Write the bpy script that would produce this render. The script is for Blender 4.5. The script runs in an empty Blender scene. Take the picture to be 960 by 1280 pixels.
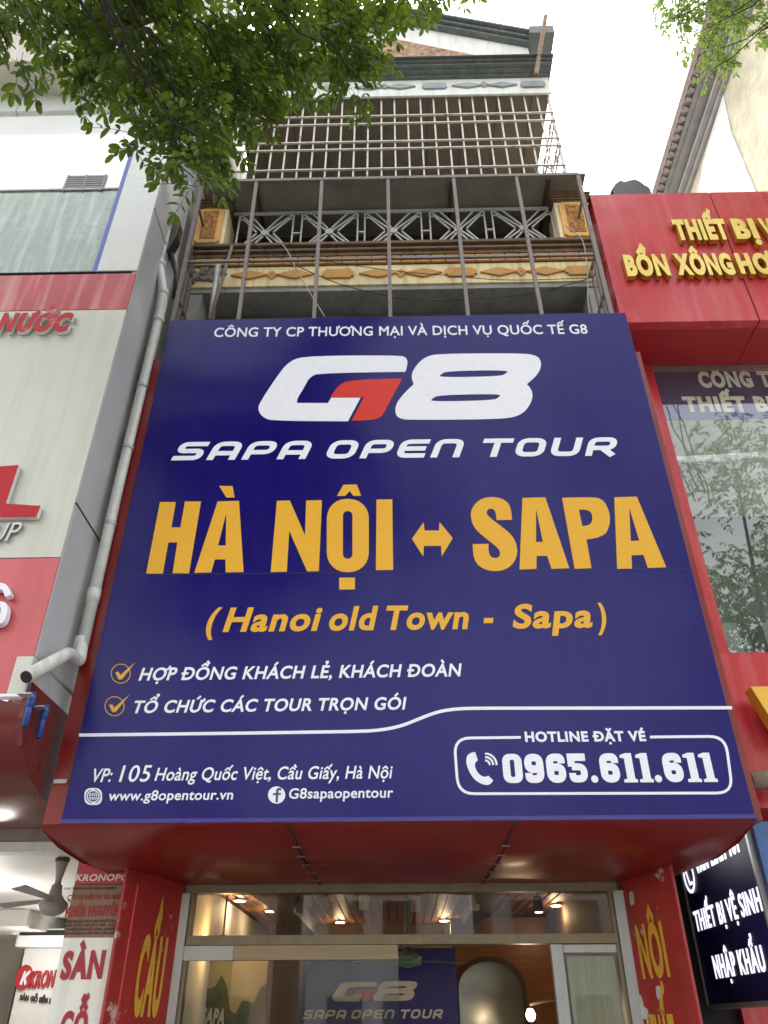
import bpy, bmesh, math, random
import numpy as np
from mathutils import Vector, Matrix
from mathutils.geometry import delaunay_2d_cdt
R = math.radians
rnd = random.Random(7)
SC = bpy.context.scene
COL = SC.collection

# ------------------------------------------------------------------ camera
FPX, D, H = 961.0, 4.7, 1.55            # focal length in pixels of a 960 px wide frame, distance to sign, eye height
PITCH, ROLL, YAW = R(33.8), R(0.2), R(-1.0)
fw = Vector((math.sin(YAW)*math.cos(PITCH), math.cos(YAW)*math.cos(PITCH), math.sin(PITCH)))
r0 = Vector((math.cos(YAW), -math.sin(YAW), 0)); u0 = r0.cross(fw)
rt = math.cos(ROLL)*r0 - math.sin(ROLL)*u0
up = math.cos(ROLL)*u0 + math.sin(ROLL)*r0
EYE = Vector((0, -D, H))
cam = bpy.data.cameras.new('camera'); cam.sensor_fit = 'HORIZONTAL'; cam.sensor_width = 36
cam.lens = 36*FPX/960; cam.clip_start = 0.05; cam.clip_end = 2000
co = bpy.data.objects.new('camera', cam); COL.objects.link(co)
m = Matrix.Identity(4)
for i in range(3):
    m[i][0] = rt[i]; m[i][1] = up[i]; m[i][2] = -fw[i]; m[i][3] = EYE[i]
co.matrix_world = m
SC.camera = co

# ------------------------------------------------------------------ sky, sun, exposure
SUN_EL, SUN_ROT = R(58), R(-20)
w = bpy.data.worlds.new('World'); SC.world = w; w.use_nodes = True
nt = w.node_tree; bg = nt.nodes['Background']
sky = nt.nodes.new('ShaderNodeTexSky'); sky.sky_type = 'NISHITA'; sky.sun_disc = False
sky.sun_elevation = SUN_EL; sky.sun_rotation = SUN_ROT; sky.air_density = 1.0; sky.dust_density = 4.0; sky.ozone_density = 1.0
hs = nt.nodes.new('ShaderNodeHueSaturation'); hs.inputs['Saturation'].default_value = 0.12
# thin even cloud: soft noise brightening the sky
tc = nt.nodes.new('ShaderNodeTexCoord'); nz = nt.nodes.new('ShaderNodeTexNoise'); nz.inputs['Scale'].default_value = 2.2; nz.inputs['Detail'].default_value = 4
mr = nt.nodes.new('ShaderNodeMapRange'); mr.inputs[1].default_value = 0.3; mr.inputs[2].default_value = 0.7; mr.inputs[3].default_value = 0.85; mr.inputs[4].default_value = 1.2
mx = nt.nodes.new('ShaderNodeMix'); mx.data_type = 'RGBA'; mx.blend_type = 'MULTIPLY'; mx.inputs[0].default_value = 1
nt.links.new(sky.outputs[0], hs.inputs['Color']); nt.links.new(tc.outputs['Generated'], nz.inputs['Vector'])
nt.links.new(nz.outputs[0], mr.inputs[0]); nt.links.new(hs.outputs[0], mx.inputs[6]); nt.links.new(mr.outputs[0], mx.inputs[7])
nt.links.new(mx.outputs[2], bg.inputs[0]); bg.inputs[1].default_value = 0.15
sl = bpy.data.lights.new('sun', 'SUN'); sl.energy = 0.5; sl.angle = R(20); sl.color = (1, .96, .9)
so = bpy.data.objects.new('sun', sl); COL.objects.link(so)
# the veiled sun stands behind the houses, so the fronts are lit by the sky alone
sd = Vector((math.cos(SUN_EL)*math.sin(SUN_ROT), math.cos(SUN_EL)*math.cos(SUN_ROT), math.sin(SUN_EL)))
so.rotation_euler = sd.to_track_quat('Z', 'Y').to_euler()
vs = SC.view_settings; vs.view_transform = 'Standard'; vs.look = 'None'; vs.gamma = 1; vs.exposure = 2.45; vs.use_curve_mapping = False
SC.render.engine = 'CYCLES'; SC.cycles.use_denoising = True
SC.cycles.max_bounces = 8; SC.cycles.transparent_max_bounces = 16

# ------------------------------------------------------------------ helpers
def ray(u, v): return rt*((u-480)/FPX) + up*((640-v)/FPX) + fw
def pix(u, v, Y=0.0):                     # point of the vertical plane y = Y seen at photo pixel (u, v)
    d = ray(u, v); return EYE + d*((D+Y)/d.y)
def pixX(u, v, X):
    d = ray(u, v); return EYE + d*((X-EYE.x)/d.x)
def pixZ(u, v, Z):
    d = ray(u, v); return EYE + d*((Z-EYE.z)/d.z)

MATS = {}
def mat(name, col, rough=.5, metal=0., var=.12, scale=6., bump=0., streak=0., streak_col=None, ior=None, coat=0., stretch=(1, 1, 1), bscale=None, patches=None, emis=None, estr=0, wave=0., spec=None):
    """procedural principled material: two-scale noise colour variation, optional vertical streaks of dirt or painted reflection and chipped patches"""
    if name in MATS: return MATS[name]
    M = bpy.data.materials.new(name); M.use_nodes = True; n = M.node_tree.nodes; L = M.node_tree.links
    b = n['Principled BSDF']; b.inputs['Roughness'].default_value = rough; b.inputs['Metallic'].default_value = metal
    if spec is not None: b.inputs['Specular IOR Level'].default_value = spec
    if ior: b.inputs['IOR'].default_value = ior
    if coat: b.inputs['Coat Weight'].default_value = coat; b.inputs['Coat Roughness'].default_value = .12
    t = n.new('ShaderNodeTexCoord')
    mp = n.new('ShaderNodeMapping'); mp.inputs['Scale'].default_value = stretch; L.new(t.outputs['Object'], mp.inputs[0])
    a = n.new('ShaderNodeTexNoise'); a.inputs['Scale'].default_value = scale; a.inputs['Detail'].default_value = 8; a.inputs['Roughness'].default_value = .65
    L.new(mp.outputs[0], a.inputs['Vector'])
    r = n.new('ShaderNodeMapRange'); r.inputs[1].default_value = .3; r.inputs[2].default_value = .7; r.inputs[3].default_value = 1-var; r.inputs[4].default_value = 1+var*.6
    L.new(a.outputs[0], r.inputs[0])
    x = n.new('ShaderNodeMix'); x.data_type = 'RGBA'; x.blend_type = 'MULTIPLY'; x.inputs[0].default_value = 1
    x.inputs[6].default_value = (*col, 1); L.new(r.outputs[0], x.inputs[7]); out = x.outputs[2]
    def over(src, fac, c):
        y = n.new('ShaderNodeMix'); y.data_type = 'RGBA'; y.inputs[7].default_value = (*c, 1)
        L.new(fac, y.inputs[0]); L.new(src, y.inputs[6]); return y.outputs[2]
    def thresh(src, lo, hi, amt):
        q = n.new('ShaderNodeMapRange'); q.inputs[1].default_value = lo; q.inputs[2].default_value = hi; q.inputs[3].default_value = 0; q.inputs[4].default_value = amt
        L.new(src, q.inputs[0]); return q.outputs[0]
    if streak:
        m2 = n.new('ShaderNodeMapping'); m2.inputs['Scale'].default_value = (9, 9, .7); L.new(t.outputs['Object'], m2.inputs[0])
        s = n.new('ShaderNodeTexNoise'); s.inputs['Scale'].default_value = 1.6; s.inputs['Detail'].default_value = 6; L.new(m2.outputs[0], s.inputs['Vector'])
        out = over(out, thresh(s.outputs[0], .48, .72, streak), streak_col or (.05, .045, .04))
    if patches:
        pc, amt, ps = patches
        s = n.new('ShaderNodeTexNoise'); s.inputs['Scale'].default_value = ps; s.inputs['Detail'].default_value = 10; s.inputs['Roughness'].default_value = .7; L.new(t.outputs['Object'], s.inputs['Vector'])
        out = over(out, thresh(s.outputs[0], .6, .64, amt), pc)
    L.new(out, b.inputs['Base Color'])
    rr = n.new('ShaderNodeMapRange'); rr.inputs[3].default_value = max(.02, rough-.08); rr.inputs[4].default_value = min(1, rough+.1); L.new(a.outputs[0], rr.inputs[0]); L.new(rr.outputs[0], b.inputs['Roughness'])
    nrm = None
    if bump:
        bn = n.new('ShaderNodeTexNoise'); bn.inputs['Scale'].default_value = bscale or scale*6; bn.inputs['Detail'].default_value = 6; L.new(t.outputs['Object'], bn.inputs['Vector'])
        bp = n.new('ShaderNodeBump'); bp.inputs['Strength'].default_value = bump; bp.inputs['Distance'].default_value = .02
        L.new(bn.outputs[0], bp.inputs['Height']); nrm = bp.outputs[0]
    if wave:                                # slow oil-canning of sheet material
        bn = n.new('ShaderNodeTexNoise'); bn.inputs['Scale'].default_value = 1.3; bn.inputs['Detail'].default_value = 1; L.new(t.outputs['Object'], bn.inputs['Vector'])
        bp = n.new('ShaderNodeBump'); bp.inputs['Strength'].default_value = wave; bp.inputs['Distance'].default_value = .1
        L.new(bn.outputs[0], bp.inputs['Height'])
        if nrm: L.new(nrm, bp.inputs['Normal'])
        nrm = bp.outputs[0]
    if nrm: L.new(nrm, b.inputs['Normal'])
    if emis: b.inputs['Emission Color'].default_value = (*emis, 1); b.inputs['Emission Strength'].default_value = estr
    MATS[name] = M; return M
def glass(name, tint=(.9, .95, .93), ior=1.5, rough=.01, dirt=.06):
    """thin architectural pane: transparent with a fresnel reflection and a film of dirt"""
    M = bpy.data.materials.new(name); M.use_nodes = True; n = M.node_tree.nodes; L = M.node_tree.links
    for q in list(n): n.remove(q)
    o = n.new('ShaderNodeOutputMaterial'); tr = n.new('ShaderNodeBsdfTransparent'); tr.inputs[0].default_value = (*tint, 1)
    gl = n.new('ShaderNodeBsdfGlossy'); gl.inputs['Roughness'].default_value = rough; gl.inputs[0].default_value = (1, 1, 1, 1)
    fr = n.new('ShaderNodeFresnel'); fr.inputs[0].default_value = ior
    df = n.new('ShaderNodeBsdfDiffuse'); df.inputs[0].default_value = (.6, .6, .56, 1)
    t = n.new('ShaderNodeTexCoord'); mp = n.new('ShaderNodeMapping'); mp.inputs['Scale'].default_value = (3, 3, .8); nz = n.new('ShaderNodeTexNoise'); nz.inputs['Scale'].default_value = 1.5; nz.inputs['Detail'].default_value = 7
    L.new(t.outputs['Object'], mp.inputs[0]); L.new(mp.outputs[0], nz.inputs['Vector'])
    r = n.new('ShaderNodeMapRange'); r.inputs[1].default_value = .35; r.inputs[2].default_value = .75; r.inputs[3].default_value = dirt*.3; r.inputs[4].default_value = dirt*2; L.new(nz.outputs[0], r.inputs[0])
    a = n.new('ShaderNodeMixShader'); b = n.new('ShaderNodeMixShader')
    ge = n.new('ShaderNodeNewGeometry'); nb = n.new('ShaderNodeMath'); nb.operation = 'SUBTRACT'; nb.inputs[0].default_value = 1; L.new(ge.outputs['Backfacing'], nb.inputs[1])
    fm = n.new('ShaderNodeMath'); fm.operation = 'MULTIPLY'; L.new(fr.outputs[0], fm.inputs[0]); L.new(nb.outputs[0], fm.inputs[1])
    L.new(r.outputs[0], a.inputs[0]); L.new(tr.outputs[0], a.inputs[1]); L.new(df.outputs[0], a.inputs[2])
    L.new(fm.outputs[0], b.inputs[0]); L.new(a.outputs[0], b.inputs[1]); L.new(gl.outputs[0], b.inputs[2]); L.new(b.outputs[0], o.inputs[0])
    return M
def glow(name, col, s):
    M = bpy.data.materials.new(name); M.use_nodes = True; b = M.node_tree.nodes['Principled BSDF']
    b.inputs['Base Color'].default_value = (.8, .8, .8, 1); b.inputs['Emission Color'].default_value = (*col, 1); b.inputs['Emission Strength'].default_value = s
    return M

class MB:
    def __init__(s): s.v = []; s.f = []
    def add(s, vs, fs):
        k = len(s.v); s.v += [tuple(p) for p in vs]; s.f += [tuple(i+k for i in f) for f in fs]; return s
    def box(s, x0, x1, y0, y1, z0, z1):
        return s.add([(x, y, z) for x in (x0, x1) for y in (y0, y1) for z in (z0, z1)],
                     [(0, 1, 3, 2), (4, 6, 7, 5), (0, 4, 5, 1), (2, 3, 7, 6), (0, 2, 6, 4), (1, 5, 7, 3)])
    def prism(s, loop, dv):                 # planar loop of 3D points swept by the vector dv
        n = len(loop); dv = Vector(dv); a = [Vector(p) for p in loop]; b = [p+dv for p in a]
        return s.add(a+b, [tuple(range(n))[::-1], tuple(range(n, 2*n))] + [(i, (i+1) % n, n+(i+1) % n, n+i) for i in range(n)])
    def tube(s, pts, r, n=8, caps=True, r2=None):
        pts = [Vector(p) for p in pts]; k = len(pts); rings = []
        for i, p in enumerate(pts):
            d = (pts[min(i+1, k-1)] - pts[max(i-1, 0)]).normalized()
            a = d.orthogonal().normalized() if i == 0 else (pa - d*pa.dot(d)).normalized()
            pa = a; b = d.cross(a); rr = r if r2 is None else r+(r2-r)*i/max(1, k-1)
            rings.append([p+(a*math.cos(q*2*math.pi/n)+b*math.sin(q*2*math.pi/n))*rr for q in range(n)])
        vs = [p for g in rings for p in g]; fs = [(i*n+q, i*n+(q+1) % n, (i+1)*n+(q+1) % n, (i+1)*n+q) for i in range(k-1) for q in range(n)]
        if caps: fs += [tuple(range(n))[::-1], tuple(range((k-1)*n, k*n))]
        return s.add(vs, fs)
    def bar(s, a, b, w, d=None, nrm=(0, -1, 0)):   # rectangular bar
        a = Vector(a); b = Vector(b); t = (b-a).normalized(); nn = Vector(nrm); nn = (nn - t*nn.dot(t)).normalized(); c = t.cross(nn)*(w/2); nn = nn*((d or w)/2)
        return s.prism([a+c+nn, a-c+nn, a-c-nn, a+c-nn], b-a)
    def lathe(s, c, prof, n=20):            # prof: (radius, dz) about a vertical axis
        c = Vector(c); vs = [c+Vector((r*math.cos(q*2*math.pi/n), r*math.sin(q*2*math.pi/n), z)) for r, z in prof for q in range(n)]
        k = len(prof); return s.add(vs, [(i*n+q, i*n+(q+1) % n, (i+1)*n+(q+1) % n, (i+1)*n+q) for i in range(k-1) for q in range(n)]+[tuple(range(n))[::-1], tuple(range((k-1)*n, k*n))])
    def build(s, name, material, parent=None, smooth=False, bevel=0., auto=None):
        me = bpy.data.meshes.new(name); me.from_pydata(s.v, [], s.f); me.update()
        bm = bmesh.new(); bm.from_mesh(me); bmesh.ops.recalc_face_normals(bm, faces=bm.faces); bm.to_mesh(me); bm.free()
        o = bpy.data.objects.new(name, me); COL.objects.link(o); me.materials.append(material)
        if smooth: me.shade_smooth()
        if bevel:
            b = o.modifiers.new('bevel', 'BEVEL'); b.width = bevel; b.segments = 2; b.limit_method = 'ANGLE'
        if parent: attach(o, parent)
        return o
BASE = {}
def attach(o, parent):
    o.parent = parent
    o.matrix_parent_inverse = Matrix.Translation(-BASE.get(parent.name, Vector((0, 0, 0))))
def thing(name, label, cat, loc, group=None):
    o = bpy.data.objects.new(name, None); COL.objects.link(o); o.location = loc; o.empty_display_size = .1
    BASE[o.name] = Vector(loc); return tag(o, label, cat, group)
def tag(o, label, cat, group=None):
    o['label'] = label; o['category'] = cat; o['kind'] = 'thing'
    if group: o['group'] = group
    return o
def box(name, material, parent, x0, x1, y0, y1, z0, z1, bevel=0.):
    return MB().box(x0, x1, y0, y1, z0, z1).build(name, material, parent, bevel=bevel)

# ------------------------------------------------------------------ lettering: outlines -> union by winding number -> thin solid
def area(p): return sum(p[i][0]*p[(i+1) % len(p)][1]-p[(i+1) % len(p)][0]*p[i][1] for i in range(len(p)))/2
def union(loops, sign=1):
    co, ed, E = [], [], []
    for lp in loops:
        k = len(co); n = len(lp); co += [Vector(p) for p in lp]; ed += [(k+i, k+(i+1) % n) for i in range(n)]
        E += [(*lp[i], *lp[(i+1) % n]) for i in range(n)]
    V, _, F, *_ = delaunay_2d_cdt(co, ed, [], 0, 1e-7)
    E = np.array(E); V = [(p.x, p.y) for p in V]; keep = []
    if not F: return V, []
    C = np.array([np.mean([V[i] for i in f], axis=0) for f in F])
    for k in range(0, len(C), 400):
        c = C[k:k+400]; cx = c[:, :1]; cy = c[:, 1:]
        x0, y0, x1, y1 = E.T; cr = (x1-x0)*(cy-y0)-(cx-x0)*(y1-y0)
        wn = ((y0 <= cy) & (y1 > cy) & (cr > 0)).sum(1) - ((y0 > cy) & (y1 <= cy) & (cr < 0)).sum(1)
        keep += [F[k+i] for i in np.nonzero(wn*sign > 0)[0]]
    return V, keep
def offset(lp, d):                          # positive d moves to the left of the direction of travel
    q = [lp[i] for i in range(len(lp)) if math.dist(lp[i], lp[i-1]) > 1e-5]; n = len(q); out = []
    for i in range(n):
        a, b, c = q[i-1], q[i], q[(i+1) % n]
        d1 = (b[0]-a[0], b[1]-a[1]); d2 = (c[0]-b[0], c[1]-b[1]); l1 = math.hypot(*d1); l2 = math.hypot(*d2)
        n1 = (-d1[1]/l1, d1[0]/l1); n2 = (-d2[1]/l2, d2[0]/l2); mx_, my_ = n1[0]+n2[0], n1[1]+n2[1]; k = 1+n1[0]*n2[0]+n1[1]*n2[1]
        k = max(k, .35); out.append((b[0]+mx_/k*d, b[1]+my_/k*d))
    return out
import unicodedata
GLY = {}
def glyph(ch):
    """outline loops and advance of one ASCII character of Blender's built-in font"""
    if ch in GLY: return GLY[ch]
    def curve(s):
        c = bpy.data.curves.new('text', 'FONT'); c.body = s; c.size = 1; o = bpy.data.objects.new('text', c); COL.objects.link(o)
        dg = bpy.context.evaluated_depsgraph_get(); cu = o.evaluated_get(dg).to_curve(dg); loops = []
        for sp in cu.splines:
            P = sp.bezier_points; n = len(P); lp = []
            for i in range(n):
                a, b = P[i], P[(i+1) % n]; p0, p1, p2, p3 = a.co, a.handle_right, b.handle_left, b.co
                st = ((p3-p0).length > 1e-6) and abs((p1-p0).cross(p3-p0).z)+abs((p2-p0).cross(p3-p0).z) < 1e-5
                for k in range(1 if st else 5):
                    t = k/5; q = p0*(1-t)**3+p1*3*t*(1-t)**2+p2*3*t*t*(1-t)+p3*t**3; lp.append((q.x, q.y))
            if len(lp) > 2: loops.append(lp)
        o.evaluated_get(dg).to_curve_clear(); bpy.data.objects.remove(o); bpy.data.curves.remove(c); return loops
    mx_ = lambda ls: max(p[0] for l in ls for p in l)
    lo = [] if ch == ' ' else curve(ch); adv = mx_(curve(ch+'H'))-mx_(curve('H'))
    GLY[ch] = (lo, adv); return GLY[ch]
def char_loops(ch, sg, bold):
    """one character, Vietnamese marks drawn on to the base letter"""
    bar = ch in 'Đđ'
    d = unicodedata.normalize('NFD', {'Đ': 'D', 'đ': 'd'}.get(ch, ch)); base = d[0]
    lo, adv = glyph('i' if False else base); lo = [list(l) for l in lo]; w = .07; ex = []
    if len(d) > 1 or bar:
        if base == 'i' and any(k in d for k in '\u0300\u0301\u0309\u0303'): lo = [l for l in lo if min(p[1] for p in l) < .2]
        x0 = min(p[0] for l in lo for p in l); x1 = max(p[0] for l in lo for p in l); y1 = max(p[1] for l in lo for p in l); cx = (x0+x1)/2; y = y1+.05+bold; hat = '\u0302' in d
        if bar:
            ym = y1*.52 if ch == 'Đ' else y1*.82
            ex += stroke([(x0-.09, ym), (x0+.26, ym)] if ch == 'Đ' else [(x1-.3, ym), (x1+.08, ym)], w)
        if hat: ex += stroke([(cx-.17, y), (cx, y+.13), (cx+.17, y)], w*.9)
        if '\u0306' in d: ex += stroke([(cx-.15, y+.12), (cx-.08, y+.04), (cx+.08, y+.04), (cx+.15, y+.12)], w)
        tx, ty = (cx+.17, y+.12) if hat else (cx, y)
        if '\u0301' in d: ex += stroke([(tx-.03, ty), (tx+.09, ty+.15)], w*1.1)
        if '\u0300' in d: ex += stroke([(tx+.04, ty), (tx-.09, ty+.15)], w*1.1)
        if '\u0309' in d: ex += stroke([(tx-.06, ty+.15), (tx+.04, ty+.16), (tx+.06, ty+.1), (tx, ty+.06), (tx, ty)], w*.8)
        if '\u0303' in d: tx = cx; ty = y+(.2 if hat else 0); ex += stroke([(tx-.16, ty+.02), (tx-.08, ty+.1), (tx+.08, ty+.04), (tx+.16, ty+.12)], w)
        if '\u031b' in d:
            hy = y1-.06; ex += stroke([(x1-.07, hy-.04), (x1+.06, hy), (x1+.1, hy+.08), (x1+.07, hy+.14)], w)
        if '\u0323' in d: ex.append(circle(cx, -.13-bold, .055, 12))
    fixd = [l if (area(l) > 0) == (sg > 0) else l[::-1] for l in ex]
    return lo+fixd, adv
def font_loops(s, bold=0., xs=1., track=1.):
    """outlines of a line of text, thickened by bold, squeezed by xs"""
    base = glyph('H')[0]; sg = 1 if sum(area(l) for l in base) > 0 else -1; loops = []; x = 0
    for ch in s:
        lo, adv = char_loops(ch, sg, bold)
        lo = [[(p[0]*xs, p[1]) for p in l] for l in lo]
        if bold: lo = [offset(l, -bold*sg) for l in lo]
        loops += [[(p[0]+x, p[1]) for p in l] for l in lo]; x += adv*xs*track+2*bold*.75
    return loops, sg
CAP = {}
def put(name, loops, sg, A, ex, ey, material, parent, thick=.002, lift=.003, side=None):
    """loops in (s, t) units -> solid in the plane A + s*ex + t*ey, standing lift proud"""
    V, F = union(loops, sg); nn = ex.cross(ey).normalized()
    n = len(V); W = [A+ex*x+ey*y+nn*(lift+thick) for x, y in V]; B = [p-nn*thick for p in W]
    use = {}
    for f in F:
        for i in range(len(f)): e = (f[i], f[(i+1) % len(f)]); use[e] = 1
    fs = [tuple(f) for f in F]+[(b, a, a+n, b+n) for a, b in use if (b, a) not in use]
    me = bpy.data.meshes.new(name); me.from_pydata([tuple(p) for p in W+B], [], fs); me.update()
    bm = bmesh.new(); bm.from_mesh(me); bmesh.ops.delete(bm, geom=[q for q in bm.verts if not q.link_faces], context='VERTS'); bm.to_mesh(me); bm.free()
    o = bpy.data.objects.new(name, me); COL.objects.link(o); me.materials.append(material)
    if side:
        me.materials.append(side); k = len(F)
        for p in me.polygons:
            if abs(p.normal.dot(nn)) < .5: p.material_index = 1
    if parent: attach(o, parent)
    return o
def clusters(loops, gap):                  # outlines grouped into words along x
    out = []
    for l in sorted(loops, key=lambda l: min(p[0] for p in l)):
        a, b = min(p[0] for p in l), max(p[0] for p in l)
        if out and a-out[-1][1] < gap: out[-1][0].append(l); out[-1][1] = max(out[-1][1], b)
        else: out.append([[l], b])
    return [q[0] for q in out]
def text(name, s, A, B, hvec, material, parent, bold=.02, xs=1., shear=0., track=1., thick=.002, lift=.003, side=None, split=False):
    """text from A to B (ends of the baseline) with cap height vector hvec"""
    A, B, hvec = Vector(A), Vector(B), Vector(hvec)
    if 'H' not in CAP:
        q, _ = font_loops('H'); CAP['H'] = max(p[1] for l in q for p in l)
    loops, sg = font_loops(s, bold, xs, track); cap = CAP['H']
    loops = [[(x+shear*y, (y+bold)/(cap+2*bold)) for x, y in l] for l in loops]
    x0 = min(p[0] for l in loops for p in l); x1 = max(p[0] for l in loops for p in l)
    loops = [[((x-x0)/(x1-x0), y) for x, y in l] for l in loops]
    if split:                               # raised letters: one mesh per cluster of overlapping outlines
        bbs = []
        for l in loops:
            a, b = min(p[0] for p in l), max(p[0] for p in l); hit = [q for q in bbs if a < q[1] and b > q[0] and min(b, q[1])-max(a, q[0]) > .35*min(b-a, q[1]-q[0])]
            nb_ = [a, b, [l]]
            for q in hit: nb_ = [min(nb_[0], q[0]), max(nb_[1], q[1]), nb_[2]+q[2]]; bbs.remove(q)
            bbs.append(nb_)
        for q in sorted(bbs, key=lambda q: q[0]): put('letter', q[2], sg, A, B-A, hvec, material, parent, thick, lift, side)
        return
    for q in clusters(loops, .19*xs/(x1-x0)): o = put(name, q, sg, A, B-A, hvec, material, parent, thick, lift, side)
    return o
def ptext(name, s, u0, v0, u1, v1, vtop, Y, material, parent, **k):
    """text on the plane y = Y; baseline through two photo pixels, cap height read at the left end"""
    A = pix(u0, v0, Y); B = pix(u1, v1, Y); h = pix(u0, vtop, Y).z-A.z
    return text(name, s, A, B, (0, 0, h), material, parent, **k)
def fix(loops):                             # first loop outer, the rest holes
    return [l if (area(l) > 0) == (i == 0) else l[::-1] for i, l in enumerate(loops)]
def trace(name, groups, o, k, Y, material, parent, **kw):
    """groups of [outer, hole, ...] outlines measured in an enlarged crop (origin o, scale k), laid on the plane y = Y"""
    loops = []
    for g in groups:
        h = []
        for l in g:
            q = []
            for p in l:
                P3 = pix(o[0]+p[0]/k, o[1]+p[1]/k, Y); q.append((P3.x, P3.z))
            h.append(q)
        loops += fix(h)
    return put(name, loops, 1, Vector((0, Y, 0)), Vector((1, 0, 0)), Vector((0, 0, 1)), material, parent, **kw)
def letters(groups, *a, **kw):              # every group a mesh of its own
    for g_ in groups: trace('letter', [g_] if not (g_ and isinstance(g_[0][0][0], (list, tuple))) else g_, *a, **kw)
def chaikin(p, n=2):
    for _ in range(n):
        q = []
        for i in range(len(p)):
            a, b = p[i], p[(i+1) % len(p)]
            if len(a) > 2: q.append(a)          # a third element marks a sharp corner
            else: q.append((a[0]*.75+b[0]*.25, a[1]*.75+b[1]*.25)) if len(b) < 3 else q.append((a[0]*.5+b[0]*.5, a[1]*.5+b[1]*.5))
            if len(a) < 3 and len(b) < 3: q.append((a[0]*.25+b[0]*.75, a[1]*.25+b[1]*.75))
            if len(a) > 2 and len(b) < 3: q.append((a[0]*.5+b[0]*.5, a[1]*.5+b[1]*.5))
        p = q
    return [(a[0], a[1]) for a in p]
def rrect(x0, y0, x1, y1, r, n=6):
    out = []
    for cx, cy, a in ((x1-r, y1-r, 0), (x0+r, y1-r, 90), (x0+r, y0+r, 180), (x1-r, y0+r, 270)):
        out += [(cx+r*math.cos(R(a+90*i/n)), cy+r*math.sin(R(a+90*i/n))) for i in range(n+1)]
    return out
def circle(cx, cy, r, n=28, ry=None): return [(cx+r*math.cos(2*math.pi*i/n), cy+(ry or r)*math.sin(2*math.pi*i/n)) for i in range(n)]
def fillet(pts, r, n=6):
    out = [pts[0]]
    for i in range(1, len(pts)-1):
        a, b, c = map(Vector, (pts[i-1], pts[i], pts[i+1])); l = min(r, (a-b).length*.49, (c-b).length*.49)
        p = b+(a-b).normalized()*l; q = b+(c-b).normalized()*l
        out += [tuple(p*(1-t)**2+b*2*t*(1-t)+q*t*t) for t in [j/n for j in range(n+1)]]
    return out+[pts[-1]]
def stroke(pts, w, closed=False):
    n = len(pts); L_, R_ = [], []
    if closed:
        a = offset(pts, w/2); b = offset(pts, -w/2); return fix([a, b]) if abs(area(a)) > abs(area(b)) else fix([b, a])
    for i in range(n):
        a = pts[max(i-1, 0)]; b = pts[i]; c = pts[min(i+1, n-1)]
        d1 = Vector(b)-Vector(a) if i else Vector(c)-Vector(b); d2 = Vector(c)-Vector(b) if i < n-1 else d1
        d1.normalize(); d2.normalize(); n1 = Vector((-d1.y, d1.x)); n2 = Vector((-d2.y, d2.x)); k = max(1+n1.dot(n2), .4); o = (n1+n2)/k*(w/2)
        L_.append((b[0]+o.x, b[1]+o.y)); R_.append((b[0]-o.x, b[1]-o.y))
    lp = R_+L_[::-1]; return [lp if area(lp) > 0 else lp[::-1]]
# ================================================================== materials
blue = mat('vinyl_blue', (.0075, .0035, .112), .21, spec=.22, var=.1, scale=3, wave=.22, bump=.04, bscale=150, streak=.05, streak_col=(.06, .05, .17))
white = mat('vinyl_white', (.72, .72, .78), .38, spec=.25, var=.05, scale=20)
gold = mat('vinyl_gold', (.68, .36, .03), .4, spec=.2, var=.12, scale=90)
vred = mat('vinyl_red', (.55, .03, .02), .4, spec=.25, var=.06)
casing = mat('red_cladding', (.19, .008, .006), .3, var=.2, scale=3, wave=.9, bump=.06, bscale=7, streak=.25, streak_col=(.12, .006, .006))
dark = mat('dark_gap', (.012, .011, .011), .8)
steel = mat('rusty_steel', (.2, .165, .155), .6, metal=.2, var=.3, scale=30, patches=((.12, .05, .03), .8, 14))
grey = mat('galvanised', (.42, .42, .41), .45, metal=.4, var=.2, scale=20)
pvc = mat('grey_pvc', (.55, .56, .53), .35, var=.15, scale=8, streak=.5, streak_col=(.24, .21, .16))

# ================================================================== ground
slab = mat('paving', (.26, .25, .23), .8, var=.2, scale=1.5, bump=.2)
asph = mat('asphalt', (.05, .05, .052), .85, var=.2, scale=4, bump=.3)
o = MB().box(-600, 600, -600, 600, -.6, -.15).build('ground', asph); o['kind'] = 'structure'
o = MB().box(-60, 60, -7.5, 12, -.148, 0).build('pavement', slab, bevel=.02); o['kind'] = 'structure'

# ================================================================== the big billboard
TL, TR, BR, BL = pix(213, 400), pix(782, 391), pix(945, 1022), pix(75, 1030)
SX0, SX1, SZ0, SZ1 = (TL.x+BL.x)/2, (TR.x+BR.x)/2, (BL.z+BR.z)/2, (TL.z+TR.z)/2
bb = thing('billboard', 'huge dark blue billboard over the middle shop door with white and yellow lettering', 'billboard', ((SX0+SX1)/2, .1, SZ0))
pan = box('panel', blue, bb, SX0, SX1, 0, .05, SZ0, SZ1, bevel=.004)
box('hem', mat('vinyl_hem', (.02, .014, .17), .3, bump=.2, bscale=25), pan, SX0-.002, SX1+.002, -.0035, .03, SZ0-.003, SZ0+.022, bevel=.002)
kw = dict(lift=.001, thick=.0015)
seam = pix(500, 714.5).z
box('seam', mat('blue_seam', (.009, .006, .08), .5), pan, SX0+.005, SX1-.005, -.0012, .004, seam-.003, seam+.001)
ptext('lettering', 'CÔNG TY CP THƯƠNG MẠI VÀ DỊCH VỤ QUỐC TẾ G8', 267, 421.5, 735, 417.3, 410, 0, white, pan, bold=.014, **kw)
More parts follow.
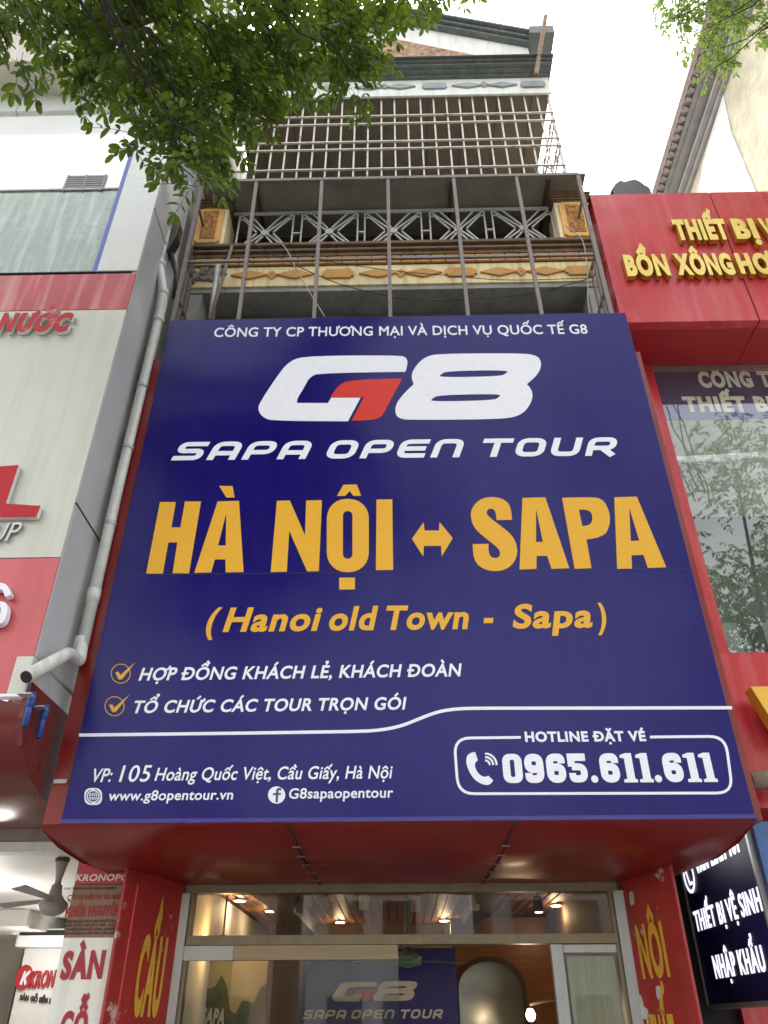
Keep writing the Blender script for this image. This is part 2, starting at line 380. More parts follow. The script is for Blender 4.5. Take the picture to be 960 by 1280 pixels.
# emblem
z4 = ((200, 390), 3.0); S = True
G = chaikin([(560, 165), (900, 163), (924, 172), (930, 195), (920, 225, S), (600, 228), (560, 245), (540, 285), (510, 332), (515, 342, S), (630, 342, S), (642, 322, S), (752, 322, S), (705, 410, S), (430, 410), (385, 396), (366, 365), (378, 335), (430, 255), (485, 182)])
one = chaikin([(715, 252), (908, 250, S), (855, 350), (830, 398), (780, 408), (718, 408, S), (765, 320, S), (640, 320, S), (662, 280)])
trace('emblem', [[G]], *z4, 0, white, pan, **kw); trace('emblem', [[one]], *z4, 0, vred, pan, **kw)
z5 = ((500, 390), 3.0)
eight = chaikin([(160, 157), (440, 155), (515, 162), (533, 195), (515, 240), (475, 271, S), (500, 295), (492, 345), (450, 392), (360, 403), (70, 405), (-5, 403), (-22, 370), (-2, 320), (52, 271, S), (38, 245), (60, 200), (100, 165)], 3)
h1 = chaikin([(175, 222), (405, 218), (400, 230), (375, 242), (146, 246), (152, 235)]); h2 = chaikin([(145, 312), (378, 307), (373, 320), (348, 332), (113, 337), (120, 325)])
trace('emblem', [[eight, h1, h2]], *z5, 0, white, pan, **kw)
# wide techno lettering
def techno(s):
    W_, H_ = 1.0, .235; loops = []; x = 0; r = .26
    G_ = {'S': [[(1, .88), (.12, .88), (.12, .5), (.88, .5), (.88, .12), (0, .12)]], 'A': [[(.12, 0), (.12, .88), (.88, .88), (.88, 0)], [(.1, .36), (.9, .36)]],
          'P': [[(.12, 0), (.12, .88), (.88, .88), (.88, .4), (.12, .4)]], 'E': [[(1, .88), (.12, .88), (.12, .12), (1, .12)], [(.15, .5), (.95, .5)]],
          'N': [[(.12, 0), (.12, .88), (.88, .88), (.88, 0)]], 'T': [[(0, .88), (1.05, .88)], [(.525, 0), (.525, .8)]], 'U': [[(.12, 1), (.12, .12), (.88, .12), (.88, 1)]],
          'R': [[(.12, 0), (.12, .88), (.88, .88), (.88, .42), (.12, .42)], [(.55, .4), (.95, 0)]]}
    for ch in s:
        if ch == ' ': x += .42; continue
        if ch == 'O': loops += stroke(rrect(x+.12, .12, x+.88, .88, .24), H_, True)
        else:
            for p in G_[ch]: loops += stroke([(a+x, b) for a, b in fillet(p, r)], H_)
        x += 1.22
    return [[(a*1.5+b*.42, b) for a, b in l] for l in loops], 1
def fit(name, lp, u0, v0, u1, v1, vt, Y, material, parent, **k):
    loops, sg = lp; x0 = min(p[0] for l in loops for p in l); x1 = max(p[0] for l in loops for p in l)
    A = pix(u0, v0, Y); B = pix(u1, v1, Y); h = pix(u0, vt, Y).z-A.z
    for q in clusters(loops, .6): o = put(name, [[((a-x0)/(x1-x0), b) for a, b in l] for l in q], sg, A, B-A, Vector((0, 0, h)), material, parent, **k)
    return o
fit('lettering', techno('SAPA OPEN TOUR'), 213.5, 575.7, 775, 569.5, 553, 0, white, pan, **kw)
# HA NOI <-> SAPA, heavy condensed
z6 = ((150, 600), 2.5946)
rr = lambda x0, y0, x1, y1, r: rrect(x0, y0, x1, y1, r)
letters([
    [[(130, 72), (181, 72), (167, 154), (196, 154), (211, 70), (263, 70), (224, 303), (171, 303), (186, 203), (157, 203), (139, 304), (85, 304)]],
    [[[(317, 70), (386, 68), (401, 299), (343, 300), (342, 258), (308, 258), (296, 300), (241, 302)], [(345, 108), (343, 213), (318, 213)]], [[(322, 20), (365, 20), (372, 57), (345, 57)]]],
    [[(509, 68), (551, 67), (600, 180), (604, 67), (655, 66), (645, 296), (607, 297), (549, 165), (541, 298), (489, 299)]],
    [[rr(671, 62, 807, 299, 62), rr(723, 101, 754, 256, 15)], [[(725, 16), (768, 15), (782, 52), (757, 52), (745, 36), (730, 52), (704, 52)]], [[(711, 317), (762, 317), (762, 355), (711, 356)]]],
    [[(832, 64), (883, 63), (886, 292), (830, 293)]]], *z6, 0, gold, pan, **kw)
z7 = ((480, 600), 2.526)
trace('arrow', [[[(88, 186), (125, 134), (128, 160), (174, 160), (175, 133), (217, 184), (182, 242), (180, 208), (126, 209), (124, 242)]]], *z7, 0, gold, pan, **kw)
letters([
    [chaikin([(355, 127, S), (404, 126, S), (402, 85), (378, 60), (338, 52), (300, 62), (275, 92), (274, 122), (285, 152), (315, 180), (355, 210), (368, 228), (364, 244), (350, 248), (335, 242), (329, 222), (330, 202, S), (280, 203, S), (281, 238), (292, 265), (315, 282), (350, 290), (388, 282), (412, 260), (422, 230), (417, 198), (400, 170), (365, 143), (335, 120), (324, 108), (325, 96), (335, 90), (347, 93), (354, 106)])],
    [[(437, 57), (509, 55), (585, 279), (529, 281), (515, 240), (482, 240), (481, 281), (428, 283)], [(480, 92), (502, 196), (480, 196)]],
    [chaikin([(562, 57, S), (640, 54), (690, 58), (712, 100), (714, 140), (695, 182), (639, 188, S), (655, 279, S), (602, 281, S)]), chaikin([(615, 94, S), (640, 93), (657, 105), (658, 132), (645, 145), (626, 146, S)])],
    [[(727, 55), (798, 53), (891, 276), (833, 278), (819, 237), (781, 238), (783, 280), (736, 281)], [(774, 88), (806, 192), (779, 193)]]], *z7, 0, gold, pan, **kw)
it = dict(bold=.033, shear=.2, **kw)
for s, a, b in (('(', 257, 274.5), ('Hanoi', 278, 402), ('old', 411, 473), ('Town', 483, 587), ('-', 605, 618), ('Sapa', 641, 742), (')', 746, 760)):
    f = (a-257)/500; ptext('lettering', s, a, 790.5-6*f, b, 790.5-6*(b-257)/500, 760-6*f, 0, gold, pan, **it)
it = dict(bold=.024, shear=.18, **kw)
ptext('lettering', 'HỢP ĐỒNG KHÁCH LẺ, KHÁCH ĐOÀN', 173, 851, 578, 845.5, 835, 0, white, pan, **it)
ptext('lettering', 'TỔ CHỨC CÁC TOUR TRỌN GÓI', 166, 891.7, 508.5, 887, 876, 0, white, pan, **it)
it = dict(bold=.012, shear=.18, **kw)
ptext('lettering', 'VP:', 114.5, 977.8, 139, 977.4, 961, 0, white, pan, **it)
ptext('lettering', '105', 148.5, 977.4, 187, 977, 957, 0, white, pan, bold=.006, shear=.12, track=1.06, **kw)
ptext('lettering', 'Hoàng Quốc Việt, Cầu Giấy, Hà Nội', 193, 976, 491, 973, 960, 0, white, pan, **it)
it = dict(bold=.016, shear=.05, **kw)
ptext('lettering', 'www.g8opentour.vn', 135, 1001, 291, 999.5, 988.5, 0, white, pan, **it)
ptext('lettering', 'G8sapaopentour', 361, 998.5, 491.6, 997, 985.6, 0, white, pan, **it)
ptext('lettering', 'HOTLINE ĐẶT VÉ', 656.7, 927.6, 808, 926.6, 914.7, 0, white, pan, bold=.04, **kw)
one_px = ((0, 0), 1.0)
ln = [(99, 919), (300, 916.6), (440, 914.5), (470, 913.5), (500, 908.5), (528, 897), (548, 889.5), (572, 886), (600, 885.4), (760, 885.2), (915, 884.8)]
trace('white_rule', [stroke(fillet(ln, 25), 4)], *one_px, 0, white, pan, **kw)
zb = ((500, 850), 2.087)
fr = fillet([(315, 150), (141, 152), (152, 297), (868, 295), (848, 147), (652, 149)], 42)
trace('white_border', [stroke(fr, 7)], *zb, 0, white, pan, **kw)
def digits(s):
    loops = []; x = 0; w6 = .26
    six = [(.56, .66), (.56, .87), (.14, .87), (.14, .13), (.56, .13), (.56, .53), (.2, .53)]
    for ch in s:
        if ch == '0': loops += fix([rrect(x, 0, x+.7, 1, .26), rrect(x+.27, .2, x+.43, .8, .07)])
        elif ch == '6': loops += stroke([(a+x, b) for a, b in fillet(six, .2)], w6)
        elif ch == '9': loops += stroke([(x+.7-a, 1-b) for a, b in fillet(six, .2)], w6)
        elif ch == '5': loops += stroke([(x+.66, .87), (x+.14, .87), (x+.14, .55)], w6)+stroke([(a+x, b) for a, b in fillet([(.14, .54), (.56, .54), (.56, .13), (.14, .13), (.14, .33)], .2)], .24)
        elif ch == '1': loops += [[(x+.02, 0), (x+.5, 0), (x+.5, .1), (x+.42, .12), (x+.42, 1), (x+.2, 1), (x+.0, .93), (x+.0, .84), (x+.14, .82), (x+.14, .12), (x+.02, .1)]]
        else: loops += [circle(x+.12, .12, .125)]
        x += .36 if ch == '.' else (.56 if ch == '1' else .78)
    return loops, 1
fit('lettering', digits('0965.611.611'), 630, 979, 897.5, 977.5, 942.5, 0, white, pan, **kw)
trace('phone_icon', [[chaikin([(178, 190), (196, 188, S), (203, 210, S), (196, 214), (195, 228), (205, 246), (222, 255), (230, 250, S), (243, 262, S), (236, 274), (218, 274), (196, 262), (180, 240), (171, 212)])]] +
      [[l] for rad in (12, 21, 30) for l in stroke([(222+rad*math.sin(R(a)), 222-rad*math.cos(R(a))) for a in range(0, 91, 15)], 5)], *zb, 0, white, pan, **kw)
z8 = ((80, 800), 2.1818)
for cx, cy in ((155, 92), (138, 181)):
    trace('check_mark', [[circle(cx, cy, 27), circle(cx, cy, 25)], [[(cx-15, cy-4), (cx-6, cy-5), (cx-1, cy+4), (cx+40, cy-31), (cx+3, cy+16), (cx-6, cy+16)]]], *z8, 0, gold, pan, lift=.0012, thick=.0015)
gl = trace('globe_icon', [[rrect(56, 404, 104, 450, 17)]], *z8, 0, white, pan, **kw)
dblue = mat('vinyl_dark_blue', (.014, .009, .13), .4)
trace('globe_icon', [stroke(circle(80, 427, 13), 2.4, True), stroke(circle(80, 427, 6, ry=13), 2, True), stroke([(67, 427), (93, 427)], 2), stroke([(80, 440), (80, 414)], 2),
      stroke([(80+19*math.cos(R(a)), 427+19*math.sin(R(a))) for a in range(100, 260, 15)], 2.2), stroke([(80+19*math.cos(R(a)), 427+19*math.sin(R(a))) for a in range(-80, 80, 15)], 2.2)], *z8, 0, dblue, pan, lift=.003, thick=.001)
trace('round_icon', [[circle(580, 423, 23.5)]], *z8, 0, white, pan, **kw)
trace('round_icon', [stroke(fillet([(593, 407), (582, 407), (580, 443)], 9), 6), stroke([(570, 421), (592, 420)], 5)], *z8, 0, dblue, pan, lift=.003, thick=.001)
# red cladding box behind and below the panel, with the soffit rounding under
zd = pix(500, 1106, 1.2).z
cx0 = pix(77, 930, .06).x; cx1 = SX1+.06; zt = pix(200, 450, .06).z
box('side_cladding', casing, bb, cx0, SX0+.02, .055, .5, SZ0, zt); box('side_cladding', casing, bb, SX1-.02, cx1, .055, .5, SZ0, zt)
box('backing', dark, bb, SX0+.03, SX1-.03, .055, .3, SZ0+.02, SZ1-.02)
prof = [(-.002, SZ0-.004, 0), (.0, SZ0-.007, .001), (.05, SZ0-.035, .015), (.2, SZ0-.095, .05), (.42, SZ0-.14, .11), (.8, zd+.015, .2), (1.2, zd, .26)]
NX = 28; s = MB(); vs_ = []
for (y, z, b) in prof:
    xa, xb = cx0+b*1.15, SX1-b
    vs_ += [(xa+(xb-xa)*i/NX, y, z+.02*math.sin(i*1.7+y*7)*math.sin(i*.6+1)*(0.15 < y < 1.1)) for i in range(NX+1)]
fs_ = [(j*(NX+1)+i, j*(NX+1)+i+1, (j+1)*(NX+1)+i+1, (j+1)*(NX+1)+i) for j in range(len(prof)-1) for i in range(NX)]
soff = s.add(vs_, fs_).build('soffit', casing, bb, smooth=True)
sb = soff.modifiers.new('sub', 'SUBSURF'); sb.levels = 2; sb.render_levels = 2
for u in (354, 649):
    xx = pix(u, 1031, 0).x; k = 1 if u < 480 else -1
    jn = MB().tube([(xx+k*.02*j, y, z-.001) for j, (y, z, b) in enumerate(prof)], .007, 6).build('joint', dark, soff)
    for q in range(5):                  # small metal clips across the joint
        j = 3+q*.62; a = int(j); t_ = j-a; y = prof[a][0]*(1-t_)+prof[min(a+1, 6)][0]*t_; z = prof[a][1]*(1-t_)+prof[min(a+1, 6)][1]*t_; xq = xx+k*.02*j
        box('clip', mat('dull_clip', (.12, .07, .065), .5), soff, xq-.024, xq+.024, y-.004, y+.004, z-.012, z-.004)
for s_ in (1, -1):                      # cheeks closing the sides of the box
    xe = [(cx0+b*1.15 if s_ > 0 else SX1-b) for y, z, b in prof]; n = len(prof)
    MB().add([(x, y, z) for x, (y, z, b) in zip(xe, prof)]+[(x+s_*.004, max(y, .004), SZ0-.003) for x, (y, z, b) in zip(xe, prof)], [(i, i+1, n+i+1, n+i) for i in range(n-1)]).build('cheek', casing, bb, smooth=True)
bk = pix(74, 977, .05)
box('bracket', grey, bb, bk.x-.03, bk.x+.05, .04, .054, bk.z-.012, bk.z+.012)
# ================================================================== the old tube house above the billboard
cream = mat('ochre_paint', (.7, .58, .32), .7, var=.2, scale=5, streak=.45, streak_col=(.16, .1, .04), bump=.1)
rust = mat('ochre_ornament', (.5, .25, .06), .7, var=.25, scale=8, bump=.15)
rustd = mat('stained_moulding', (.15, .09, .045), .7, var=.45, scale=7, streak=.6, streak_col=(.03, .02, .012))
plast = mat('grey_plaster', (.3, .3, .28), .8, var=.2, scale=3, streak=.3)
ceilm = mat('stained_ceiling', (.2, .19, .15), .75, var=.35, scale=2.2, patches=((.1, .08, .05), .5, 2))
brown = mat('brown_soffit', (.21, .165, .12), .75, var=.25, scale=2.5, bump=.05)
dgreen = mat('dark_green_trim', (.12, .14, .135), .55, var=.3, scale=6, streak=.4, streak_col=(.25, .25, .24))
wwall = mat('white_wall', (.72, .72, .68), .7, var=.12, scale=4, streak=.3, streak_col=(.35, .34, .3))
blgrey = mat('grey_ornament', (.3, .34, .36), .6, var=.2)
whitemetal = mat('white_paint_metal', (.6, .56, .49), .5, var=.25, scale=15, patches=((.3, .13, .05), .7, 5))
silver = mat('silver_paint', (.5, .5, .5), .45, var=.2, scale=20)
wood = mat('dark_wood', (.07, .035, .018), .5, var=.3, stretch=(6, 6, 1))
HY = .35
hx0, hx1 = pix(241, 345, HY).x, pix(746, 338, HY).x
house = thing('townhouse', 'narrow old ochre townhouse with stained balcony behind and above the blue billboard', 'house', ((hx0+hx1)/2, HY, 0))
zz = lambda v, u=490, Y=HY: pix(u, v, Y).z
def hb(name, m, x0, x1, y0, y1, z0, z1, parent=house, bevel=.004): return box(name, m, parent, x0, x1, y0, y1, z0, z1, bevel=bevel)
zb0, zb1 = zz(355), zz(331)                      # frieze band
frieze = hb('frieze', cream, hx0, hx1, HY, HY+.9, zb0, zb1)
# raised ornaments on the frieze
def pxz(u, v, Y=HY): p = pix(u, v, Y); return p.x, p.z
for u in (312, 369, 472.5, 529, 624, 681.5):
    x, z = pxz(u, 346-(u-240)*.0138); MB().prism([(x-.19, HY, z), (x, HY, z-.062), (x+.19, HY, z), (x, HY, z+.062)], (0, -.022, 0)).build('diamond_moulding', rust, frieze)
for u in (422.5, 576, 726):
    x, z = pxz(u, 346-(u-240)*.0138); a, b, c = .16, .062, .03
    MB().prism([(x-a, HY, z-b+c), (x-a+c, HY, z-b+c), (x-a+c, HY, z-b), (x+a-c, HY, z-b), (x+a-c, HY, z-b+c), (x+a, HY, z-b+c), (x+a, HY, z+b-c), (x+a-c, HY, z+b-c), (x+a-c, HY, z+b), (x-a+c, HY, z+b), (x-a+c, HY, z+b-c), (x-a, HY, z+b-c)], (0, -.022, 0)).build('plaque', rust, frieze)
for u in (340, 501, 651):
    x, z = pxz(u, 346-(u-240)*.0138)
    cr = MB()
    for dx, dz in ((0, .035), (0, -.035), (.028, 0), (-.028, 0)): cr.prism([(x+dx-.028, HY, z+dz), (x+dx, HY, z+dz-.028), (x+dx+.028, HY, z+dz), (x+dx, HY, z+dz+.028)], (0, -.018-abs(dx)*.05, 0))
    cr.build('quatrefoil', rust, frieze)
# broken corner of the frieze on the left
bx, bz = pxz(262, 345)
br = MB()
for i in range(34):
    x = bx+rnd.uniform(-.2, .16); z = bz+rnd.uniform(-.07, .09); a = rnd.uniform(.015, .05)
    n = 6; br.prism([(x+a*math.cos(6.28*k/n)*rnd.uniform(.6, 1.2), HY-.001, z+a*math.sin(6.28*k/n)*rnd.uniform(.6, 1.2)) for k in range(n)], (0, -rnd.uniform(.005, .03), 0))
br.build('broken_render', mat('broken_concrete', (.2, .17, .14), .9, var=.6, scale=20, bump=.5), frieze)
# ochre brick course above it, then the stained ledge
bc = MB(); n = 27; zc0, zc1 = zz(330.5), zz(322); wd = (hx1-hx0)/n
for i in range(n): bc.box(hx0+i*wd+.006, hx0+(i+1)*wd-.006, HY-.03, HY+.1, zc0+.004, zc1-.004)
bc.build('brick_course', rust, house, bevel=.004)
hb('brick_backing', rustd, hx0+.01, hx1-.01, HY-.012, HY+.1, zc0-.002, zc1)
z = zc1
ld = MB()
for k, (h, p) in enumerate(((.05, .04), (.035, .07), (.03, .05), (.045, .09), (.04, .06))):
    ld.box(hx0-p*.4, hx1+p*.4, HY-p, HY+.7, z+.001, z+h); z += h
ld.build('ledge', rustd, house, bevel=.008)
zr0 = z                                           # railing foot
zce = pix(490, 223, .08).z+.02                    # underside of the slab over the balcony
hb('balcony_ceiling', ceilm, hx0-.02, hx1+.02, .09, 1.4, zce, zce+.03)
for u in (330, 560, 676):
    x = pix(u, 245, .5).x; box('ceiling_batten', wood, house, x-.02, x+.02, .12, .9, zce-.03, zce-.002)
hb('ceiling_beam', wood, hx0+.3, hx1-.3, .8, .9, zce-.2, zce-.004)
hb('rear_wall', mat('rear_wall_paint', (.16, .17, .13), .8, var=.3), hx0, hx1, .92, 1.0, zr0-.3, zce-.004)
for u0, u1 in ((300, 372), (392, 460), (545, 600), (610, 660)):
    a = pix(u0, 285, .9).x; b = pix(u1, 285, .9).x; hb('door_leaf', wood, a, b, .86, .915, zr0-.3, zce-.25)
# columns with carved panels
colm = mat('column_paint', (.85, .72, .45), .7, var=.15, scale=5, streak=.3, streak_col=(.3, .2, .08))
orn = mat('ornament_ochre', (.75, .4, .12), .7, var=.25, scale=8, bump=.15)
carv = mat('carved_panel', (.36, .17, .05), .8, var=.8, scale=45, bump=.9, bscale=40)
for side in (0, 1):
    ua, ub = ((246, 284), (697, 738))[side]
    xa = pix(ua, 278, HY-.02).x; xb = pix(ub, 274, HY-.02).x
    c = hb('column', colm, xa, xb, HY-.02, HY+.3, zr0, zce-.13)
    cp = MB(); z = zce-.13
    for h, p in ((.022, .012), (.02, .03), (.025, .018), (.028, .035), (.03, .05)): cp.box(xa-p, xb+p, HY-.02-p, HY+.3, z+.001, z+h); z += h
    cp.build('capital', rustd, c, bevel=.006)
    w_ = xb-xa; xm = (xa+xb)/2 + (-.01 if side == 0 else .01); zm = (zr0+zce-.13)/2
    ww, hh, cc = w_*.42, (zce-.13-zr0)*.45, .035
    P8 = [(xm-ww, zm-hh+cc), (xm-ww+cc, zm-hh+cc*.4), (xm-ww+cc, zm-hh), (xm+ww-cc, zm-hh), (xm+ww-cc, zm-hh+cc*.4), (xm+ww, zm-hh+cc), (xm+ww, zm+hh-cc), (xm+ww-cc, zm+hh-cc*.4), (xm+ww-cc, zm+hh), (xm-ww+cc, zm+hh), (xm-ww+cc, zm+hh-cc*.4), (xm-ww, zm+hh-cc)]
    MB().prism([(x, HY-.021, z_) for x, z_ in P8], (0, -.03, 0)).build('ornament_panel', orn, c, bevel=.005)
    MB().box(xm-ww*.58, xm+ww*.58, HY-.056, HY-.05, zm-hh*.8, zm+hh*.8).build('carving', carv, c)
    sc = MB()
    for i in range(46):                          # relief scrolls
        x = xm+rnd.uniform(-.55, .55)*ww; z_ = zm+rnd.uniform(-.74, .74)*hh; a = rnd.uniform(.012, .022); st = rnd.uniform(0, 6.28)
        sc.tube([(x+a*math.cos(st+t*.9)*(1-t*.08), HY-.058, z_+a*math.sin(st+t*.9)*(1-t*.08)) for t in range(6)], .0045, 5)
    sc.build('scrollwork', orn, c, smooth=True)
# balcony railing with crossed panels
zrt = zz(264, 490, HY+.1)
rl = MB().box(hx0+.28, hx1-.28, HY+.085, HY+.115, zrt-.015, zrt+.01).box(hx0+.28, hx1-.28, HY+.085, HY+.115, zr0+.02, zr0+.045).build('railing', silver, house)
for ua, ub in ((298, 366), (377, 447), (456, 527), (538, 607), (617, 692)):
    x0 = pix(ua, 285, HY+.1).x; x1 = pix(ub, 285, HY+.1).x; za, zb_ = zr0+.05, zrt-.02; xm, zm = (x0+x1)/2, (za+zb_)/2; Yr = HY+.1; w_ = .017
    q = MB(); B = lambda a, b: q.bar((a[0], Yr, a[1]), (b[0], Yr, b[1]), w_, .014)
    for x in (x0, x1): B((x, za), (x, zb_))
    B((x0, za), (x1, za)); B((x0, zb_), (x1, zb_))
    for sx in (-1, 1):
        for sz in (-1, 1):
            cx_, cz_ = xm+sx*(x1-x0)/2, zm+sz*(zb_-za)/2; e = .055
            B((cx_, cz_), (xm+sx*.03, zm+sz*.02))
            B((cx_, cz_-sz*e*1.6), (cx_-sx*.05, cz_-sz*e*1.6)); B((cx_-sx*.05, cz_-sz*e*1.6), (xm+sx*.09, zm+sz*.012))
            B((cx_-sx*e*2, cz_), (xm+sx*.02, zm+sz*.06))
    q.tube([(xm, Yr-.012, zm), (xm, Yr+.012, zm)], .045, 14)
    q.build('crossed_panel', silver, rl)
lk = MB()
for ua, ub in ((366, 377), (447, 456), (527, 538), (607, 617)):
    lk.box(pix(ua, 285, HY+.1).x, pix(ub, 285, HY+.1).x, HY+.09, HY+.11, (zr0+zrt)/2-.008, (zr0+zrt)/2+.008)
lk.build('railing_link', silver, rl)
# lower storey: soffit and dark shutter above the billboard
hb('lower_soffit', plast, hx0, hx1, HY+.02, HY+.9, zb0-.06, zb0-.002)
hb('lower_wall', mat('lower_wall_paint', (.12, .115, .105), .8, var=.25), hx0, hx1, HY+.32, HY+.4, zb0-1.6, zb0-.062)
for xa, s_ in ((hx0, 1), (hx1, -1)): hb('side_wall', plast, min(xa, xa+s_*.12), max(xa, xa+s_*.12), HY+.03, HY+6, zb0-1.6, zb0-.07)
hb('side_wall', plast, hx0+.02, hx1-.02, 1.45, 8, zce+.1, 11.6)
# third floor balcony slab and roof soffit
rx1 = pix(687, 116, .28).x; rx0 = -rx1+.1
hb('balcony_slab', plast, hx0, hx1, .5, 1.45, zce+.033, zce+.08)
zrs = pix(480, 121, .28).z
hb('roof_soffit', brown, rx0, rx1, .27, 1.5, zrs, zrs+.05)
sj = MB()
for i in range(9): x = rx0+(i+.5)*(rx1-rx0)/9; sj.box(x-.004, x+.004, .3, 1.45, zrs-.004, zrs+.01)
sj.build('soffit_joint', wood, house)
zf1 = pix(480, 103, .26).z
fas = hb('fascia', wwall, rx0-.01, rx1+.01, .24, .268, zrs-.06, zf1)
og = MB()
x_list = [(u, k) for u, k in ((500, 0), (543, 1), (584, 0), (627, 0), (666, 1), (462, 0), (420, 1))]
for u, k in x_list:
    x, z = pxz(u, 110-(u-480)*.018, .24)
    if k: og.prism([(x-.15, .24, z-.03), (x-.125, .24, z-.06), (x+.125, .24, z-.06), (x+.15, .24, z-.03), (x+.15, .24, z+.03), (x+.125, .24, z+.06), (x-.125, .24, z+.06), (x-.15, .24, z+.03)], (0, -.025, 0))
    else: og.prism([(x-.19, .24, z), (x, .24, z-.055), (x+.19, .24, z), (x, .24, z+.055)], (0, -.025, 0))
for u in (481, 605):
    x, z = pxz(u, 109-(u-480)*.018, .24)
    for dx, dz in ((0, .035), (0, -.035), (.028, 0), (-.028, 0)): og.prism([(x+dx-.028, .24, z+dz), (x+dx, .24, z+dz-.028), (x+dx+.028, .24, z+dz), (x+dx, .24, z+dz+.028)], (0, -.02-abs(dx)*.05, 0))
og.build('diamond_moulding', blgrey, fas)
cn = MB(); z = zf1; ck = (pix(480, 78.5, .08).z-zf1)/.37
for h, p in ((.06, .05), (.05, .11), (.1, .16), (.03, .2), (.1, .17), (.03, .23)):
    h *= ck; cn.box(rx0-p*.5, rx1+p*.25, .24-p, 1.6, z+.001, z+h); z += h
cn.build('cornice', dgreen, house, bevel=.008)
zt0 = z
xs_, xst = pix(600, 74, .3).x, pix(605, 74, .3).x
hb('step', dgreen, -1.0, xst, .2, .6, zt0+.002, zt0+.05); hb('step', dgreen, -.9, xst-.06, .24, .6, zt0+.052, zt0+.1)
# pediment: white gable wall, stone filled triangle, sloping coping
Yg = .3
pa = pix(660, 60, Yg); xc = .05; slope = (pix(540, 40, Yg).z-pix(650, 60, Yg).z)/(pix(650, 60, Yg).x-pix(540, 40, Yg).x)
gz = lambda x: pa.z+slope*abs(pa.x-abs(x-xc)-xc)
xr = pa.x-xc
apex = pa.z+slope*xr
MB().prism([(xc-xr, Yg, zt0), (xc+xr, Yg, zt0), (xc+xr, Yg, pa.z), (xc, Yg, apex), (xc-xr, Yg, pa.z)], (0, .2, 0)).build('gable', wwall, house)
stone = mat('rubble_stone', (.4, .25, .16), .85, var=.75, scale=16, bump=.8, bscale=18, patches=((.6, .55, .48), .9, 18))
tb = pix(594, 69, Yg-.02); hgt = pix(520, 54, Yg-.02).z - tb.z; sl_ = hgt/(tb.x-pix(520, 54, Yg-.02).x)
MB().prism([(2*xc-tb.x, Yg-.001, tb.z), (tb.x, Yg-.001, tb.z), (xc, Yg-.001, tb.z+sl_*(tb.x-xc))], (0, -.02, 0)).build('stone_infill', stone, house)
cp = MB()
for s_ in (-1, 1):
    for dz, p, h in ((0, .08, .05), (.05, .12, .06), (.11, .17, .05)):
        A = Vector((xc, Yg-p, apex+dz)); Bv = Vector((xc+s_*xr, Yg-p, pa.z+dz))
        cp.prism([A, Bv, Bv+Vector((0, 0, h-.002)), A+Vector((0, 0, h-.002))], (0, .3+p, 0))
    x0_ = xc+s_*xr; cp.box(min(x0_, x0_+s_*.32), max(x0_, x0_+s_*.32), Yg-.19, Yg+.2, pa.z-.01, pa.z+.18)
cp.build('coping', dgreen, house, bevel=.006)
pl_ = thing('pole', 'rusty iron pole standing against the roof cornice, pale sky behind it', 'pole', pix(670, 94, .05))
MB().tube([pix(670, 94, .05), pix(682, 20, .02)], .028, 10).build('shaft', mat('rust_iron', (.25, .15, .09), .8, var=.5, scale=12), pl_)

# ------------------------------------------------------------------ third floor cage
Yc = .3
cgx1 = pix(700, 177, Yc).x; cgx0 = pix(288, 210, Yc).x
cage = thing('balcony_cage', 'white painted barred cage closing the top floor balcony below the roof', 'security grille', ((cgx0+cgx1)/2, Yc, zce+.16))
zt_ = zrs+.01; zb_ = zce+.032
n = 26; xs0 = pix(493, 130, Yc).x; stp = (pix(673, 130, Yc).x-xs0)/11
i = -40
x = xs0
while x-stp > cgx0: x -= stp
while x < cgx1-.02:
    MB().box(x-.009, x+.009, Yc-.009, Yc+.009, zb_, zt_).build('upright', whitemetal, cage); x += stp
for v0, v1 in ((146, 143.5), (155.5, 153.5), (178, 175.5), (187.5, 184.5), (212, 209.5)):
    z = (pix(480, v0, Yc).z+pix(690, v1, Yc).z)/2
    MB().box(cgx0, cgx1, Yc-.03, Yc-.008, z-.0075, z+.0075).build('crossbar', whitemetal, cage)
    MB().box(cgx1-.022, cgx1, Yc-.006, 1.4, z-.0075, z+.0075).build('crossbar', whitemetal, cage)
sx = cgx1-.011
MB().box(cgx1-.03, cgx1, Yc-.006, Yc+.022, zb_, zrs-.004).build('upright', whitemetal, cage)
for y in (.5, .72, .94, 1.16, 1.38):             # twisted side bars
    MB().tube([(sx+.012*math.sin(t*1.9), y+.012*math.cos(t*1.9), zb_+(zrs-zb_-.3)*t/24) for t in range(25)], .009, 5).build('twisted_bar', whitemetal, cage)
# dried plants in the cage corner
dp = MB()
for i in range(22):
    x = cgx1-.12+rnd.uniform(-.08, .1); y = .5+rnd.uniform(0, .4); h = rnd.uniform(.5, 1.1)
    dp.tube([(x, y, zb_), (x+rnd.uniform(-.05, .05), y, zb_+h*.6), (x+rnd.uniform(-.12, .12), y+rnd.uniform(-.1, .1), zb_+h)], .006, 4)
o = dp.build('dried_plant', mat('dry_stalk', (.4, .32, .2), .8), None); tag(o, 'dried stalks standing inside the right corner of the white cage', 'plant')

